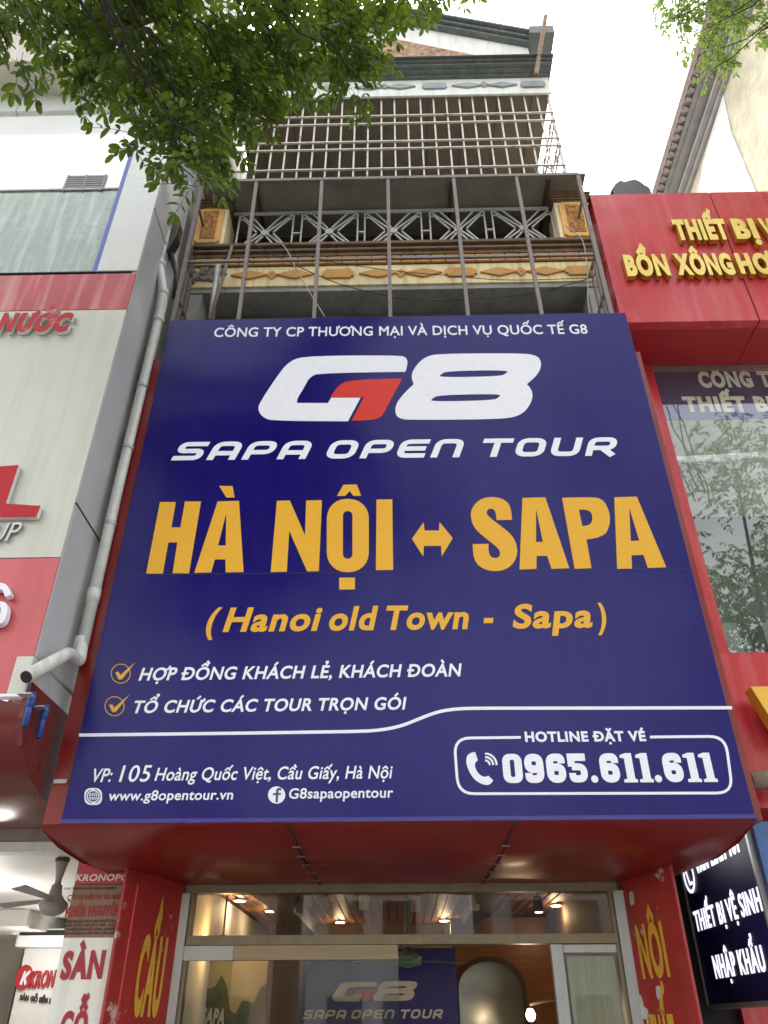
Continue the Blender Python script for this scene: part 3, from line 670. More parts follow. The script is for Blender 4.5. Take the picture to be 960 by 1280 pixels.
# ------------------------------------------------------------------ steel frame that carries the billboard
Yf = .05
frm = thing('steel_frame', 'tall rusty steel frame rising from the blue billboard in front of the balcony', 'frame', (.03, Yf, SZ1))
zrail = pix(490, 223.5, Yf).z
xl, xr_ = pix(251, 240, Yf).x, pix(721, 216, Yf).x
for (a, b) in (((321, 226.5), (299, 396)), ((402.5, 226), (393, 396)), ((485, 224), (488, 395)), ((566.5, 220), (585, 392)), ((644.7, 219), (677, 391))):
    pa_ = pix(*a, Yf); pb_ = pix(*b, Yf); MB().bar((pa_.x, Yf, zrail-.02), (pb_.x, Yf, SZ1-.15), .034, .03).build('upright', steel, frm)
MB().box(xl-.01, xr_+.01, Yf-.02, Yf+.02, zrail-.02, zrail+.02).build('top_rail', steel, frm)
zm_ = (pix(240, 323.5, Yf-.02).z+pix(745, 311, Yf-.02).z)/2
MB().box(xl-.02, xr_+.02, Yf+.02, Yf+.045, zm_-.014, zm_+.014).build('middle_rail', steel, frm)
for x, s_ in ((xl, 1), (xr_, -1)):
    MB().box(x-.02, x+.02, Yf-.018, Yf+.01, SZ1-.15, zrail-.022).build('corner_post', steel, frm)
    for zq in (SZ1+.35, SZ1+.9, zrail-.4): box('stay', steel, frm, x-.012, x+.012, Yf+.012, HY+.02, zq, zq+.025)
    for y in (.16, .27): MB().box(x-.012, x+.012, y-.012, y+.012, SZ1-.15, zm_).build('side_bar', steel, frm)
# pipes and cables in front of the balcony
t = thing('conduit', 'pale metal conduit leaning behind the frame at the left end of the frieze', 'pipe', pix(264, 400, .2))
MB().tube([pix(273.5, 327, .2), pix(264, 400, .2)], .03, 10).build('pipe', grey, t, smooth=True)
MB().tube([pix(290, 308, .18), pix(263, 400, .16)], .016, 8).build('rod', steel, t, smooth=True)
wire = mat('cable', (.02, .02, .02), .6); pale = mat('pale_cable', (.35, .33, .3), .6)
def cable(name, label, pts, Y, r, m):
    P_ = [pix(u, v, y) for (u, v), y in zip(pts, Y if isinstance(Y, (list, tuple)) else [Y]*len(pts))]
    out = []
    for i in range(len(P_)-1):
        a, b, c, d_ = P_[max(i-1, 0)], P_[i], P_[i+1], P_[min(i+2, len(P_)-1)]
        for k in range(6):
            q = k/6; out.append(.5*((2*b)+(c-a)*q+(2*a-5*b+4*c-d_)*q*q+(3*b-a-3*c+d_)*q**3))
    o = MB().tube(out+[P_[-1]], r, 6).build(name, m, None, smooth=True); tag(o, label, 'cable', 'cables across the balcony front')
cable('cable', 'thin black cable sagging from the railing across the frieze to the right end', [(315, 304), (356, 325), (419, 353), (480, 369), (527, 375), (605, 373), (667, 366), (730, 350), (745, 343)], .2, .005, wire)
cable('cable', 'thin black cable running nearly straight along the frieze towards the right column', [(400, 325), (480, 337), (555, 344), (636, 350), (745, 347)], .24, .004, wire)
cable('cable', 'pale bent cable hanging down beside the second steel upright', [(337, 294), (356, 309), (369, 334), (385, 362), (406, 396)], .15, .006, pale)
cable('cable', 'grey cable looping down from the right ornamented column', [(706, 282), (720, 292), (729, 303), (734, 335), (735, 375), (738, 395)], .2, .006, pale)
# ================================================================== shop front under the billboard
alu = mat('aluminium', (.32, .32, .3), .35, metal=.5, var=.15, scale=12, stretch=(1, 1, .2))
bronze = mat('bronze_aluminium', (.17, .135, .08), .4, metal=.4, var=.25, scale=10)
woodl = mat('pale_wood_rail', (.27, .2, .1), .5, var=.25, scale=6, stretch=(.3, 4, 6))
pane = glass('window_pane', (.85, .84, .8), 1.4, dirt=.012)
plate = glass('shop_pane', (.8, .82, .78), 1.45, dirt=.012)
YD = 1.2
px = lambda u, v=1140, Y=YD: pix(u, v, Y).x
pz = lambda v, u=500, Y=YD: pix(u, v, Y).z
sf = thing('shop_entrance', 'aluminium and glass shop door with a transom under the red soffit', 'shop front', (px(500), YD, 0))
xL, xR = px(240), px(765)
box('header', bronze, sf, xL-.05, xR+.05, YD-.04, YD+.06, zd-.05, zd+.1)
ztb1, ztb0 = pz(1169), pz(1181)
box('transom_bar', bronze, sf, xL, xR, YD-.05, YD+.05, ztb0, ztb1)
box('jamb', alu, sf, px(225), xL-.012, YD-.06, YD+.05, 0, zd-.052); box('jamb', alu, sf, xR+.012, px(783), YD-.06, YD+.05, 0, zd-.052)
box('jamb_trim', bronze, sf, xL-.01, xL+.012, YD-.03, YD+.05, 0, zd-.052); box('jamb_trim', bronze, sf, xR-.012, xR+.01, YD-.03, YD+.05, 0, zd-.052)
tp = box('transom_pane', pane, sf, xL+.014, xR-.014, YD, YD+.006, ztb1+.002, zd-.052)
zg = ztb0-.004
pl_r = box('door_rail', alu, sf, px(236), px(298), YD-.045, YD+.02, pz(1200), zg)
box('door_rail', woodl, sf, px(299), px(497), YD-.06, YD+.0, pz(1200), zg)
box('door_pane', plate, sf, px(236), px(297), YD-.012, YD-.004, .05, pz(1200)-.002)
gd = box('door_pane', plate, sf, px(299), px(497), YD-.03, YD-.022, .05, pz(1200)-.002)
box('door_rail', alu, sf, px(683), px(697), YD-.03, YD+.03, .02, zg); box('door_rail', alu, sf, px(698), px(764), YD-.02, YD+.02, pz(1192), zg)
box('door_pane', plate, sf, px(698), px(763), YD-.003, YD+.003, .05, pz(1192)-.002)
box('roller_blind', mat('blind_cloth', (.5, .47, .38), .5, metal=.3, var=.3, scale=5, stretch=(8, 8, .4)), sf, px(702), px(760), YD+.02, YD+.03, .05, pz(1196))
box('threshold', slab, sf, xL, xR, YD-.1, YD+.1, .002, .03)
# splayed red pillars
post = mat('red_pillar_paint', (.3, .014, .012), .45, var=.2, scale=5, streak=.25, streak_col=(.1, .008, .008), patches=((.5, .45, .4), .8, 3.2))
yel = mat('yellow_letters', (.55, .3, .03), .5, var=.15)
paper = mat('paper_scrap', (.5, .48, .45), .8, var=.3, scale=14)
for s_, ua, ub in ((-1, 158, 229), (1, 840, 778)):
    P0 = pix(ua, 1095, .62); P1 = pix(ub, 1110, YD-.06); zt2 = zd+.1
    th = thing('pillar', 'red painted pillar with tall yellow lettering left of the shop door' if s_ < 0 else 'red painted pillar with peeling paper scraps right of the shop door', 'pillar', ((P0.x+P1.x)/2, .9, 0), 'red pillars beside the shop door')
    ox = P0.x-.02*0
    MB().prism([(P0.x, .62, 0), (P1.x, YD-.06, 0), (P1.x, YD+.3, 0), (P0.x+s_*.02, YD+.3, 0), (P0.x+s_*.02, .63, 0)], (0, 0, zt2)).build('shaft', post, th, bevel=.008)
    dirv = Vector((P1.x-P0.x, YD-.06-.62, 0)); a = Vector((P0.x, .62, 0))
    if s_ > 0: a = Vector((P1.x, YD-.06, 0)); dirv = -dirv
    def onp(u, v):                       # point of the splayed face seen at a pixel
        d = ray(u, v); nn = Vector((-dirv.y, dirv.x, 0)); t_ = (a-EYE).dot(nn)/d.dot(nn); return EYE+d*t_
    if s_ < 0:
        A = onp(163, 1271); Bp = onp(197, 1268); hv = onp(164, 1166).z-A.z
        text('lettering', 'CẦU', (A.x, A.y, A.z), A+dirv.normalized()*(Bp-A).dot(dirv.normalized()), (0, 0, hv), yel, th, bold=.035, xs=.8, thick=.004)
    else:
        A = onp(805, 1224); Bp = onp(838, 1214); hv = onp(794, 1157).z-A.z
        text('lettering', 'NỘI', A, A+dirv.normalized()*(Bp-A).dot(dirv.normalized()), (0, 0, hv), yel, th, bold=.035, xs=.8, thick=.004)
        A = onp(820, 1330); Bp = onp(850, 1318); hv = onp(815, 1268).z-A.z
        text('lettering', 'THẤT', A, A+dirv.normalized()*(Bp-A).dot(dirv.normalized()), (0, 0, hv), yel, th, bold=.035, xs=.8, thick=.004)
        for i, (u, v, w_, h_) in enumerate(((790, 1123, .05, .09), (824, 1242, .06, .08), (800, 1252, .07, .08), (806, 1266, .09, .07), (796, 1274, .06, .08), (812, 1276, .05, .05))):
            p = onp(u, v); e = dirv.normalized(); nn = Vector((e.y, -e.x, 0)); nn = nn if nn.y < 0 else -nn; an = rnd.uniform(-.25, .25)
            e1 = e*math.cos(an)+Vector((0, 0, math.sin(an))); e2 = Vector((0, 0, math.cos(an)))-e*math.sin(an); lp = []
            for k in range(12):
                q = k/12*2*math.pi; rr_ = rnd.uniform(.75, 1.05); lp.append(p+nn*.001+(e1*w_/2*max(-1, min(1, 1.3*math.cos(q)))+e2*h_/2*max(-1, min(1, 1.3*math.sin(q))))*rr_)
            MB().prism(lp, nn*(.002+.0008*i)).build('paper_scrap', paper, th)

# ------------------------------------------------------------------ interior of the tour office
ZC = 2.62; YB = 6.2
woodc = mat('wood_ceiling', (.34, .14, .045), .45, var=.35, scale=5, stretch=(8, .5, 1))
rw = mat('room_wall', (.13, .075, .04), .7, var=.1)
room = thing('office_room', 'warmly lit office interior with timber ceiling behind the shop glass', 'room', (0, 3.5, 0))
ixl, ixr = xL-.3, xR+.25
box('ceiling', woodc, room, ixl, ixr, YD+.1, YB, ZC, ZC+.05)
cs = MB()
for i in range(34): x = ixl+.05+i*(ixr-ixl-.1)/34; cs.box(x, x+.06, YD+.12, YB-.05, ZC-.012, ZC-.002)
cs.build('ceiling_slat', woodc, room, bevel=.003)
box('beam', mat('dark_beam', (.08, .035, .015), .5, var=.2), room, ixl+.5, ixl+.7, YD+.2, YB-.1, ZC-.14, ZC-.016); box('beam', MATS['dark_beam'], room, ixr-1.0, ixr-.85, YD+.2, YB-.1, ZC-.14, ZC-.016)
box('wall', rw, room, ixl-.1, ixl, YD+.1, YB, 0, ZC); box('wall', rw, room, ixr, ixr+.1, YD+.1, YB, 0, ZC); box('wall', rw, room, ixl, ixr, YB, YB+.1, 0, ZC)
box('floor', mat('tile_floor', (.5, .48, .44), .2, var=.05), room, ixl, ixr, YD+.1, YB, -.05, .004)
# blue partition with the emblem
YP = 3.6
part = thing('partition', 'dark blue partition with white and red emblem seen through the shop door', 'partition', (pix(480, 1230, YP).x, YP, 0))
nb = mat('partition_blue', (.018, .014, .2), .4)
ptx0, ptx1, ptz = pix(378, 1230, YP).x, pix(571, 1230, YP).x, pix(540, 1185, YP).z
ppn = box('panel', nb, part, ptx0, ptx1, YP, YP+.1, 0, ptz)
pw = mat('partition_white', (.75, .68, .62), .4)
def logo(Y, u0, v1, sc, m1, m2, parent, **k):          # same emblem, smaller
    f = lambda pts, o: [((o[0]+p[0]/3-325)*sc, (o[1]+p[1]/3-527)*sc) for p in pts]
    o1, o2 = (200, 390), (500, 390)
    trace('emblem', [[f(G, o1)]], (u0, v1), 1.0, Y, m1, parent, **k); trace('emblem', [[f(one, o1)]], (u0, v1), 1.0, Y, m2, parent, **k)
    trace('emblem', [[f(eight, o2), f(h1, o2), f(h2, o2)]], (u0, v1), 1.0, Y, m1, parent, **k)
logo(YP, 416, 1252, .3, pw, vred, ppn, lift=.01, thick=.01)
fit('lettering', techno('SAPA OPEN TOUR'), 378, 1274, 554, 1273, 1262.5, YP, pw, ppn, lift=.01, thick=.01)
# mountain picture on the left wall, arched mirror, wooden wall on the right
pic = thing('mural', 'green mountain mural lit by a spotlight behind the left door pane', 'mural', (pix(270, 1230, 3.2).x, 3.2, 0))
mx0, mx1, mz1 = pix(234, 1230, 3.2).x, pix(333, 1230, 3.2).x, pix(280, 1195, 3.2).z
box('panel', mat('mural_sky', (.5, .42, .25), .5), pic, mx0, mx1, 3.2, 3.24, .4, mz1)
hill = mat('mural_hill', (.1, .12, .03), .6, var=.6, scale=9)
hp = [(mx0+.002, 3.199, .42)]+[(mx0+(mx1-mx0)*i/14, 3.199, mz1-.22-.1*math.sin(i*.8+.4)-.07*math.sin(i*1.7)-.02*i*.5) for i in range(15)]+[(mx1-.002, 3.199, .42)]
MB().prism(hp, (0, -.006, 0)).build('hill', hill, pic)
ptext('lettering', 'G8 SAPA', 232, 1279, 280, 1282, 1258, 3.19, pw, pic, bold=.05, shear=.2, lift=.01, thick=.004)
am = thing('arched_mirror', 'tall arched mirror with dark rim on the rear wall of the office', 'mirror', (pix(615, 1230, 5.2).x, 5.2, 0))
a0, a1, at_ = pix(570, 1230, 5.2).x, pix(654, 1230, 5.2).x, pix(610, 1199, 5.2).z
rad = (a1-a0)/2; arch = [(a0, .1)]+[((a0+a1)/2-rad*math.cos(R(t)), at_-rad*.75+rad*.75*math.sin(R(t))) for t in range(0, 181, 12)]+[(a1, .1)]
put('mirror_glass', fix([arch[::-1]]), 1, Vector((0, 5.2, 0)), Vector((1, 0, 0)), Vector((0, 0, 1)), mat('mirror_face', (.3, .3, .27), .15, metal=.6), am, thick=.01)
put('rim', stroke(arch, .05), 1, Vector((0, 5.2, 0)), Vector((1, 0, 0)), Vector((0, 0, 1)), wood, am, thick=.03, lift=.004)
ww_ = thing('timber_panel', 'glossy brown timber panel around the arched mirror in the office', 'wall panel', (pix(640, 1200, 5.3).x, 5.3, 0))
box('board', mat('brown_timber', (.3, .11, .03), .35, var=.3, scale=4, stretch=(1, 1, 6)), ww_, pix(566, 1230, 5.3).x, ixr-.02, 5.27, 5.32, 0.01, ZC-.03)
# ceiling lamps: recessed discs and track spots
lampm = glow('lamp_face', (1, .75, .42), 5)
def point(p, e, c=(1, .72, .42), r=.06):
    l = bpy.data.lights.new('lamp', 'POINT'); l.energy = e*.17; l.color = c; l.shadow_soft_size = r; o = bpy.data.objects.new('lamp', l); COL.objects.link(o); o.location = p; return o
for u, v, lab in ((338, 1138, 'glowing recessed downlight left in the timber ceiling near the glass'), (363, 1165, 'small glowing downlight seen low in the left of the transom'), (640, 1160, 'small glowing downlight low in the right of the transom'), (695, 1131, 'glowing downlight at the right end of the timber ceiling'), (425, 1152, 'small glowing downlight left of the middle of the transom'), (555, 1150, 'small glowing downlight just right of the green ceiling fan'), (300, 1125, 'glowing downlight in the far left corner of the transom')):
    p = pixZ(u, v, ZC-.02); t = thing('downlight', lab, 'ceiling light', p, 'downlights in the timber ceiling')
    MB().lathe(p, [(.075, .004), (.075, -.008), (.06, -.01)], 18).build('rim', mat('lamp_rim', (.7, .65, .5), .3, metal=.6), t, smooth=True)
    MB().lathe(p-Vector((0, 0, .012)), [(.05, .0), (.05, -.003)], 16).build('diffuser', lampm, t)
    point(p-Vector((0, 0, .1)), 5)
tk = mat('spot_white', (.6, .6, .57), .4); tkb = mat('spot_dark', (.06, .05, .04), .4)
for i, (u, v, lab) in enumerate(((375, 1126, 'dark spotlight cylinder near the left downlight'), (455, 1121, 'white spotlight cylinder left of the green ceiling fan'), (519, 1123, 'white spotlight cylinder just right of the green ceiling fan'), (592, 1121, 'white spotlight cylinder right of the middle of the transom'), (671, 1124, 'brown spotlight cylinder at the right of the transom'))):
    p = pixZ(u, v-9, ZC-.015); t = thing('spotlight', lab, 'spotlight', p, 'spotlights under the timber ceiling')
    m_ = tkb if i in (0, 4) else tk
    MB().tube([p, p-Vector((0, 0, .05))], .012, 8).build('stem', m_, t)
    MB().lathe(p-Vector((0, 0, .17)), [(.04, 0), (.045, .01), (.045, .12), (.03, .13)], 16).build('head', m_, t, smooth=False)
    if i in (0, 4): MB().lathe(p-Vector((0, 0, .173)), [(.035, 0), (.035, .002)], 14).build('lens', lampm if i == 4 else tk, t)
p = pixZ(508, 1113, ZC-.015)
t = thing('ceiling_fan', 'pale green ceiling fan on a thin rod behind the transom glass', 'ceiling fan', p); fg = mat('fan_green', (.12, .25, .18), .4)
MB().tube([p, p-Vector((0, 0, .5))], .02, 10).build('rod', fg, t)
MB().lathe(p-Vector((0, 0, .62)), [(.03, 0), (.12, .02), (.13, .08), (.05, .13), (.02, .16)], 18).build('motor', fg, t, smooth=True)
for k in range(3):
    a_ = .5+k*2.094; d = Vector((math.cos(a_), math.sin(a_), 0)); e = Vector((-d.y, d.x, .15)); c = p-Vector((0, 0, .57))
    MB().prism([c+d*.12-e*.04, c+d*.55-e*.07, c+d*.55+e*.07, c+d*.12+e*.04], (0, 0, .006)).build('blade', fg, t)
ls = thing('wall_lamp', 'bright bare wall lamp low behind the right door rail', 'lamp', pix(663, 1266, 3.0))
MB().lathe(pix(663, 1266, 3.0)-Vector((0, 0, .06)), [(.015, 0), (.035, .02), (.04, .05), (.02, .09)], 14).build('bulb', glow('bulb_face', (1, .88, .65), 4), ls, smooth=True)
MB().tube([pix(663, 1266, 3.0)+Vector((0, 0, .06)), pix(663, 1266, 3.0)+Vector((0.25, .0, .1)), pix(663, 1266, 3.0)+Vector((0.25, .3, .1))], .012, 8).build('arm', tkb, ls)
q = pix(663, 1266, 3.0); point(q+Vector((0, -.12, 0)), 5)
point(pix(277, 1195, 2.9)+Vector((0, 0, .12)), 14, (1, .62, .2), .04)
sp = pix(277, 1190, 2.95); t = thing('spotlight', 'glowing spotlight shining down on the mountain mural', 'spotlight', sp)
MB().lathe(sp, [(.03, 0), (.05, .02), (.05, .12), (.03, .13)], 14).build('head', tkb, t); MB().lathe(sp-Vector((0, 0, .004)), [(.045, 0), (.045, .003)], 14).build('lens', lampm, t); MB().tube([sp+Vector((0, 0, .13)), (sp.x, sp.y, ZC)], .01, 6).build('stem', tkb, t)
# ================================================================== left neighbour: clad shop building
YL = -.4
acm = mat('cream_cladding', (.5, .5, .43), .3, var=.06, scale=2, streak=.4, streak_col=(.36, .36, .31), wave=.2)
acmw = mat('white_cladding', (.56, .57, .54), .28, var=.05, scale=3, streak=.2, streak_col=(.5, .5, .46), wave=.15)
acmg = mat('grey_cladding', (.42, .42, .44), .3, var=.06, scale=2, wave=.4, streak=.15, streak_col=(.25, .25, .25))
redb = mat('red_band', (.36, .014, .016), .25, var=.12, scale=3, wave=.2, streak=.55, streak_col=(.6, .32, .32))  # pale streaks paint a white reflection into the red
pink = mat('faded_red_panel', (.5, .085, .09), .35, var=.15, scale=3, streak=.35, streak_col=(.36, .04, .04), wave=.2)
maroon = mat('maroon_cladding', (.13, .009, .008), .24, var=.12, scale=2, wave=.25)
lx = np.mean([pix(160, 385, YL).x, pix(93, 640, YL).x, pix(25, 866, YL).x]); lx = float(lx); LX0 = -6.5
zl = lambda v, u=60: pix(u, v, YL).z
lb = thing('shop_building', 'cream and red clad shop building left of the blue billboard with a big glazed opening', 'building', (-4.2, YL, 0))
def lp(name, m, v0, v1, x0=LX0, x1=lx, y0=YL, parent=lb, bevel=.006): return box(name, m, parent, x0, x1, y0, y0+.012, zl(v0)+.003, zl(v1)-.003, bevel=.003)
gw0 = pix(119, 338, YL).x
rd = lp('red_band', redb, 388, 343); cp_ = lp('sign_panel', acm, 697, 388); pk = lp('sign_panel', pink, 868, 697)
pk['label'] = 'faded pinkish red lower panel'
box('backing', dark, lb, LX0, lx-.062, YL+.0135, YL+.05, zl(870), zl(342)); box('backing', dark, lb, gw0+.02, lx-.062, YL+.0135, YL+.05, zl(341), zl(119))
box('white_trim', white, lb, LX0, lx-.002, YL-.012, YL+.05, zl(871), zl(867.5))
for v in (387.6,): box('joint', dark, lb, LX0, lx-.004, YL+.01, YL+.06, zl(v)-.006, zl(v)+.006)
# glazed opening
zt3, zb3 = zl(139), zl(340)
zs = zl(232)
win = box('window_pane', mat('filmed_glass', (.13, .19, .135), .07, var=.25, scale=2.5, ior=2.0, wave=.06, streak=.6, streak_col=(.45, .5, .43), bump=.3, bscale=7), lb, LX0, gw0-.03, YL+.05, YL+.06, zb3+.003, zs-.01)
box('window_pane', mat('sky_white_glass', (.8, .82, .8), .06, var=.06, scale=2.5, ior=1.8, wave=.06), lb, LX0, gw0-.03, YL+.05, YL+.06, zs+.004, zt3)  # bright sky reflection painted as a white base colour
box('frame', mat('blue_film', (.05, .1, .35), .4), win, gw0-.03, gw0+.012, YL+.01, YL+.06, zb3+.003, zt3)
box('sill', dark, win, LX0, gw0, YL+.0, YL+.06, zb3-.012, zb3+.001)
box('mullion', alu, win, LX0, gw0-.032, YL+.035, YL+.049, zs-.012, zs+.006)
wallp = MB().box(gw0+.014, lx, YL, YL+.012, zl(340)+.003, zl(118)).build('side_panel', acmw, lb, bevel=.006)
tpn = MB().box(LX0, pix(25, 128, YL).x-.004, YL, YL+.08, zl(138), zl(116)).box(pix(25, 128, YL).x+.004, gw0+.01, YL, YL+.08, zl(138), zl(116)).build('top_panel', acmw, lb, bevel=.006)
# a reflection in the glass, built as a solid grey louvre
gr = MB(); ga, gb = pix(79, 236, YL+.03), pix(132, 219, YL+.03)
for i in range(7): z = ga.z+(gb.z-ga.z)*i/6; gr.box(ga.x, gb.x, YL+.036, YL+.049, z-.012, z+.012)
for i in range(3): x = ga.x+(gb.x-ga.x)*i/2; gr.box(x-.01, x+.01, YL+.034, YL+.0485, ga.z-.02, gb.z+.02)
gr.build('reflected_louvre', mat('reflection_grey', (.2, .2, .2), .5), lb)
# recess, lamp rail and storey above
box('recess', dark, lb, LX0, lx+.02, YL+.25, YL+.3, zl(116), zl(95)); box('recess_floor', acmw, lb, LX0, lx, YL+.082, YL+.3, zl(118)-.02, zl(116)-.004)
box('upper_storey', mat('beige_wall', (.5, .47, .4), .8, var=.12, scale=2, streak=.2), lb, LX0, lx+.05, YL-.35, YL+2, pix(40, 76, YL-.35).z, 14)
box('lamp_rail', acm, lb, LX0, pix(22, 105, YL-.05).x, YL-.1, YL+.1, zl(111), zl(101), bevel=.01)
# grey return facing the billboard
lyb = .38; zl0 = zl(870)
ret = box('return_panel', acmg, lb, lx-.06, lx-.001, YL+.014, lyb, zl0+.25, zl(118), bevel=.02)
rj = MB(); pj = pixX(93, 625, lx); rj.box(lx-.01, lx+.001, YL+.02, lyb-.01, pj.z-.008, pj.z+.008); pj = pixX(190, 250, lx); rj.box(lx-.01, lx+.001, YL+.02, lyb-.01, pj.z-.006, pj.z+.006)
rj.build('joint', dark, ret)
MB().prism([(lx-.055, YL+.1, zl0+.248), (lx-.055, lyb, zl0+.248), (lx-.055, lyb, zl0-.12), (lx-.055, lyb-.3, zl0-.1), (lx-.055, YL+.1, zl0+.02)], (.05, 0, 0)).build('return_panel', acmg, lb)
MB().box(lx-.1, lx+.003, YL-.003, YL+.2, zl0-.0, zl0+.25).build('corner_patch', acm, lb, bevel=.004)
box('rear_wall', plast, lb, lx-.5, lx-.02, lyb+.01, 6, 2.9, 12.5)
# maroon rounded soffit
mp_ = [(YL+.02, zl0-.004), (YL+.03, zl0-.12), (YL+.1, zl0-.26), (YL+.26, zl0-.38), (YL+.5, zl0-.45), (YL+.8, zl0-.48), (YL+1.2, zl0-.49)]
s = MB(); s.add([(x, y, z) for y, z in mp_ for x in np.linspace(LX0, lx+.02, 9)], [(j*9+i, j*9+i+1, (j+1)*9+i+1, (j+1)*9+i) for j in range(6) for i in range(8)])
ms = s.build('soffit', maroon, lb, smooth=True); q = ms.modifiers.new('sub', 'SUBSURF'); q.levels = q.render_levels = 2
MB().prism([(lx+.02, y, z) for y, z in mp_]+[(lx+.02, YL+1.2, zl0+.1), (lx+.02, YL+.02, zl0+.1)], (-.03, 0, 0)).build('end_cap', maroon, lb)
# beam, lintel and shop room behind
YS = .95
zlt = lambda v, Y=YS: pix(30, v, Y).z
beam = box('beam', mat('dirty_beam', (.2, .18, .14), .7, var=.3, patches=((.5, .48, .42), .8, 4)), lb, LX0, -1.62, YS-.05, YS+.1, zlt(1051), zlt(1028))
box('lintel', wwall, lb, LX0, -1.64, YS+.02, YS+.15, zlt(1064), zlt(1051)-.003)
srw = mat('shop_white', (.75, .74, .72), .6, var=.04)
ZL = zlt(1064)+.02; sxr = -1.78
sroom = thing('shop_room', 'bright white shop interior with ceiling fan on the far left', 'room', (-4, 3, 0))
box('ceiling', srw, sroom, LX0, sxr, YS+.16, 7, ZL, ZL+.05); box('ceiling_drop', srw, sroom, LX0, pix(60, 1120, 4.6).x, 4.2, 7, ZL-.16, ZL-.004)
box('wall', srw, sroom, sxr, sxr+.08, YS+.16, 7, 0, ZL); box('wall', srw, sroom, LX0, sxr, 6.2, 6.3, 0, ZL); box('wall', srw, sroom, LX0-.1, LX0, YS+.2, 7, 0, ZL)
box('floor', MATS['tile_floor'], sroom, LX0, sxr, YS+.16, 7, -.05, .004)
YW = 5.0
dwx = pix(22, 1230, YW).x
wpan = box('display_wall', srw, sroom, dwx, sxr-.01, YW, YW+.1, 0, pix(50, 1170, YW).z)
shade = box('doorway', mat('grey_curtain', (.3, .27, .23), .8, stretch=(10, 1, .3)), sroom, LX0+.3, pix(20, 1230, 5.6).x, 5.6, 5.62, 0, pix(10, 1170, 5.6).z)
rl_ = mat('red_letters', (.4, .015, .02), .35)
ptext('lettering', 'KRONO', 36, 1236, 76, 1234, 1214, YW-.005, rl_, wpan, bold=.04, shear=.15, thick=.03)
put('emblem', fix([circle(0, 0, 1)]), 1, pix(31, 1222, YW-.005), Vector((.085, 0, 0)), Vector((0, 0, .12)), rl_, wpan, thick=.03)
put('emblem', stroke([(-.3, -.55), (-.05, .5)], .28)+stroke([(.55, .5), (0, 0), (.35, -.55)], .26), 1, pix(31, 1222, YW-.04), Vector((.085, 0, 0)), Vector((0, 0, .12)), white, wpan, thick=.01)
ptext('lettering', 'SÀN GỖ BỀN LÂU', 25, 1250, 72, 1256, 1243, YW-.005, mat('dark_letters', (.05, .03, .03), .5), wpan, bold=.03, thick=.02)
ac = thing('air_conditioner', 'white wall air conditioner above the red lettering in the left shop', 'air conditioner', pix(52, 1176, YW-.2))
c = pix(52, 1176, YW-.2); box('body', mat('ac_white', (.7, .7, .68), .4), ac, c.x-.28, c.x+.3, YW-.22, YW-.01, c.z-.06, c.z+.12, bevel=.02); box('vent', dark, ac, c.x-.25, c.x+.27, YW-.224, YW-.2, c.z+.05, c.z+.1)
cw = (1, .95, .86)
lampw = glow('white_lamp_face', cw, 5)
for u, v, lab in ((24, 1149, 'round white downlight in the left shop ceiling nearest the fan'), (8, 1160, 'round white downlight at the left photo edge'), (45, 1180, 'small round downlight under the air conditioner')):
    p = pixZ(u, v, ZL-.004) if v < 1170 else pix(u, v, 4.4); t = thing('downlight', lab, 'ceiling light', p, 'white downlights in the left shop')
    MB().lathe(p, [(.07, .003), (.07, -.006)], 16).build('rim', tk, t); MB().lathe(p-Vector((0, 0, .007)), [(.055, 0), (.055, -.003)], 16).build('diffuser', lampw, t)
    point(p-Vector((0, 0, .12)), 12, cw)
point((-3.6, 2.4, ZL-.35), 36, cw, .15)
# ceiling fan
fp = pixZ(79, 1072, ZL); fan = thing('ceiling_fan', 'white ceiling fan hanging in the left shop', 'ceiling fan', fp); fw_ = mat('fan_white', (.3, .28, .25), .4)
k_ = (fp-EYE).dot(fw)/FPX; zx = lambda v: pix(70, v, fp.y).z
MB().lathe(fp-Vector((0, 0, .03)), [(.05, 0), (.05, .025)], 14).build('hook_plate', tkb, fan)
zA, zBt, zM, zE = zx(1074), zx(1110), zx(1118), zx(1145)
MB().lathe((fp.x, fp.y, zBt), [(.024, 0), (.022, (zA-zBt)*.3), (.045, (zA-zBt)*.9), (.03, zA-zBt)], 14).build('canopy', fw_, fan, smooth=True)
MB().lathe((fp.x, fp.y, zE), [(.03, 0), (.07, .015), (.1, .05), (.1, .08), (.065, .11), (.045, zM-zE), (.035, zBt-zE+.02)], 20).build('motor', fw_, fan, smooth=True)
for a_ in (150, 270, 30):
    d = Vector((math.cos(R(a_)), math.sin(R(a_)), 0)); e = Vector((-d.y, d.x, .2)); c = Vector((fp.x, fp.y, zE+.1))
    MB().prism([c+d*.09-e*.025, c+d*.6-e*.05, c+d*.62+e*.045, c+d*.09+e*.025], (0, 0, .006)).build('blade', fw_, fan)
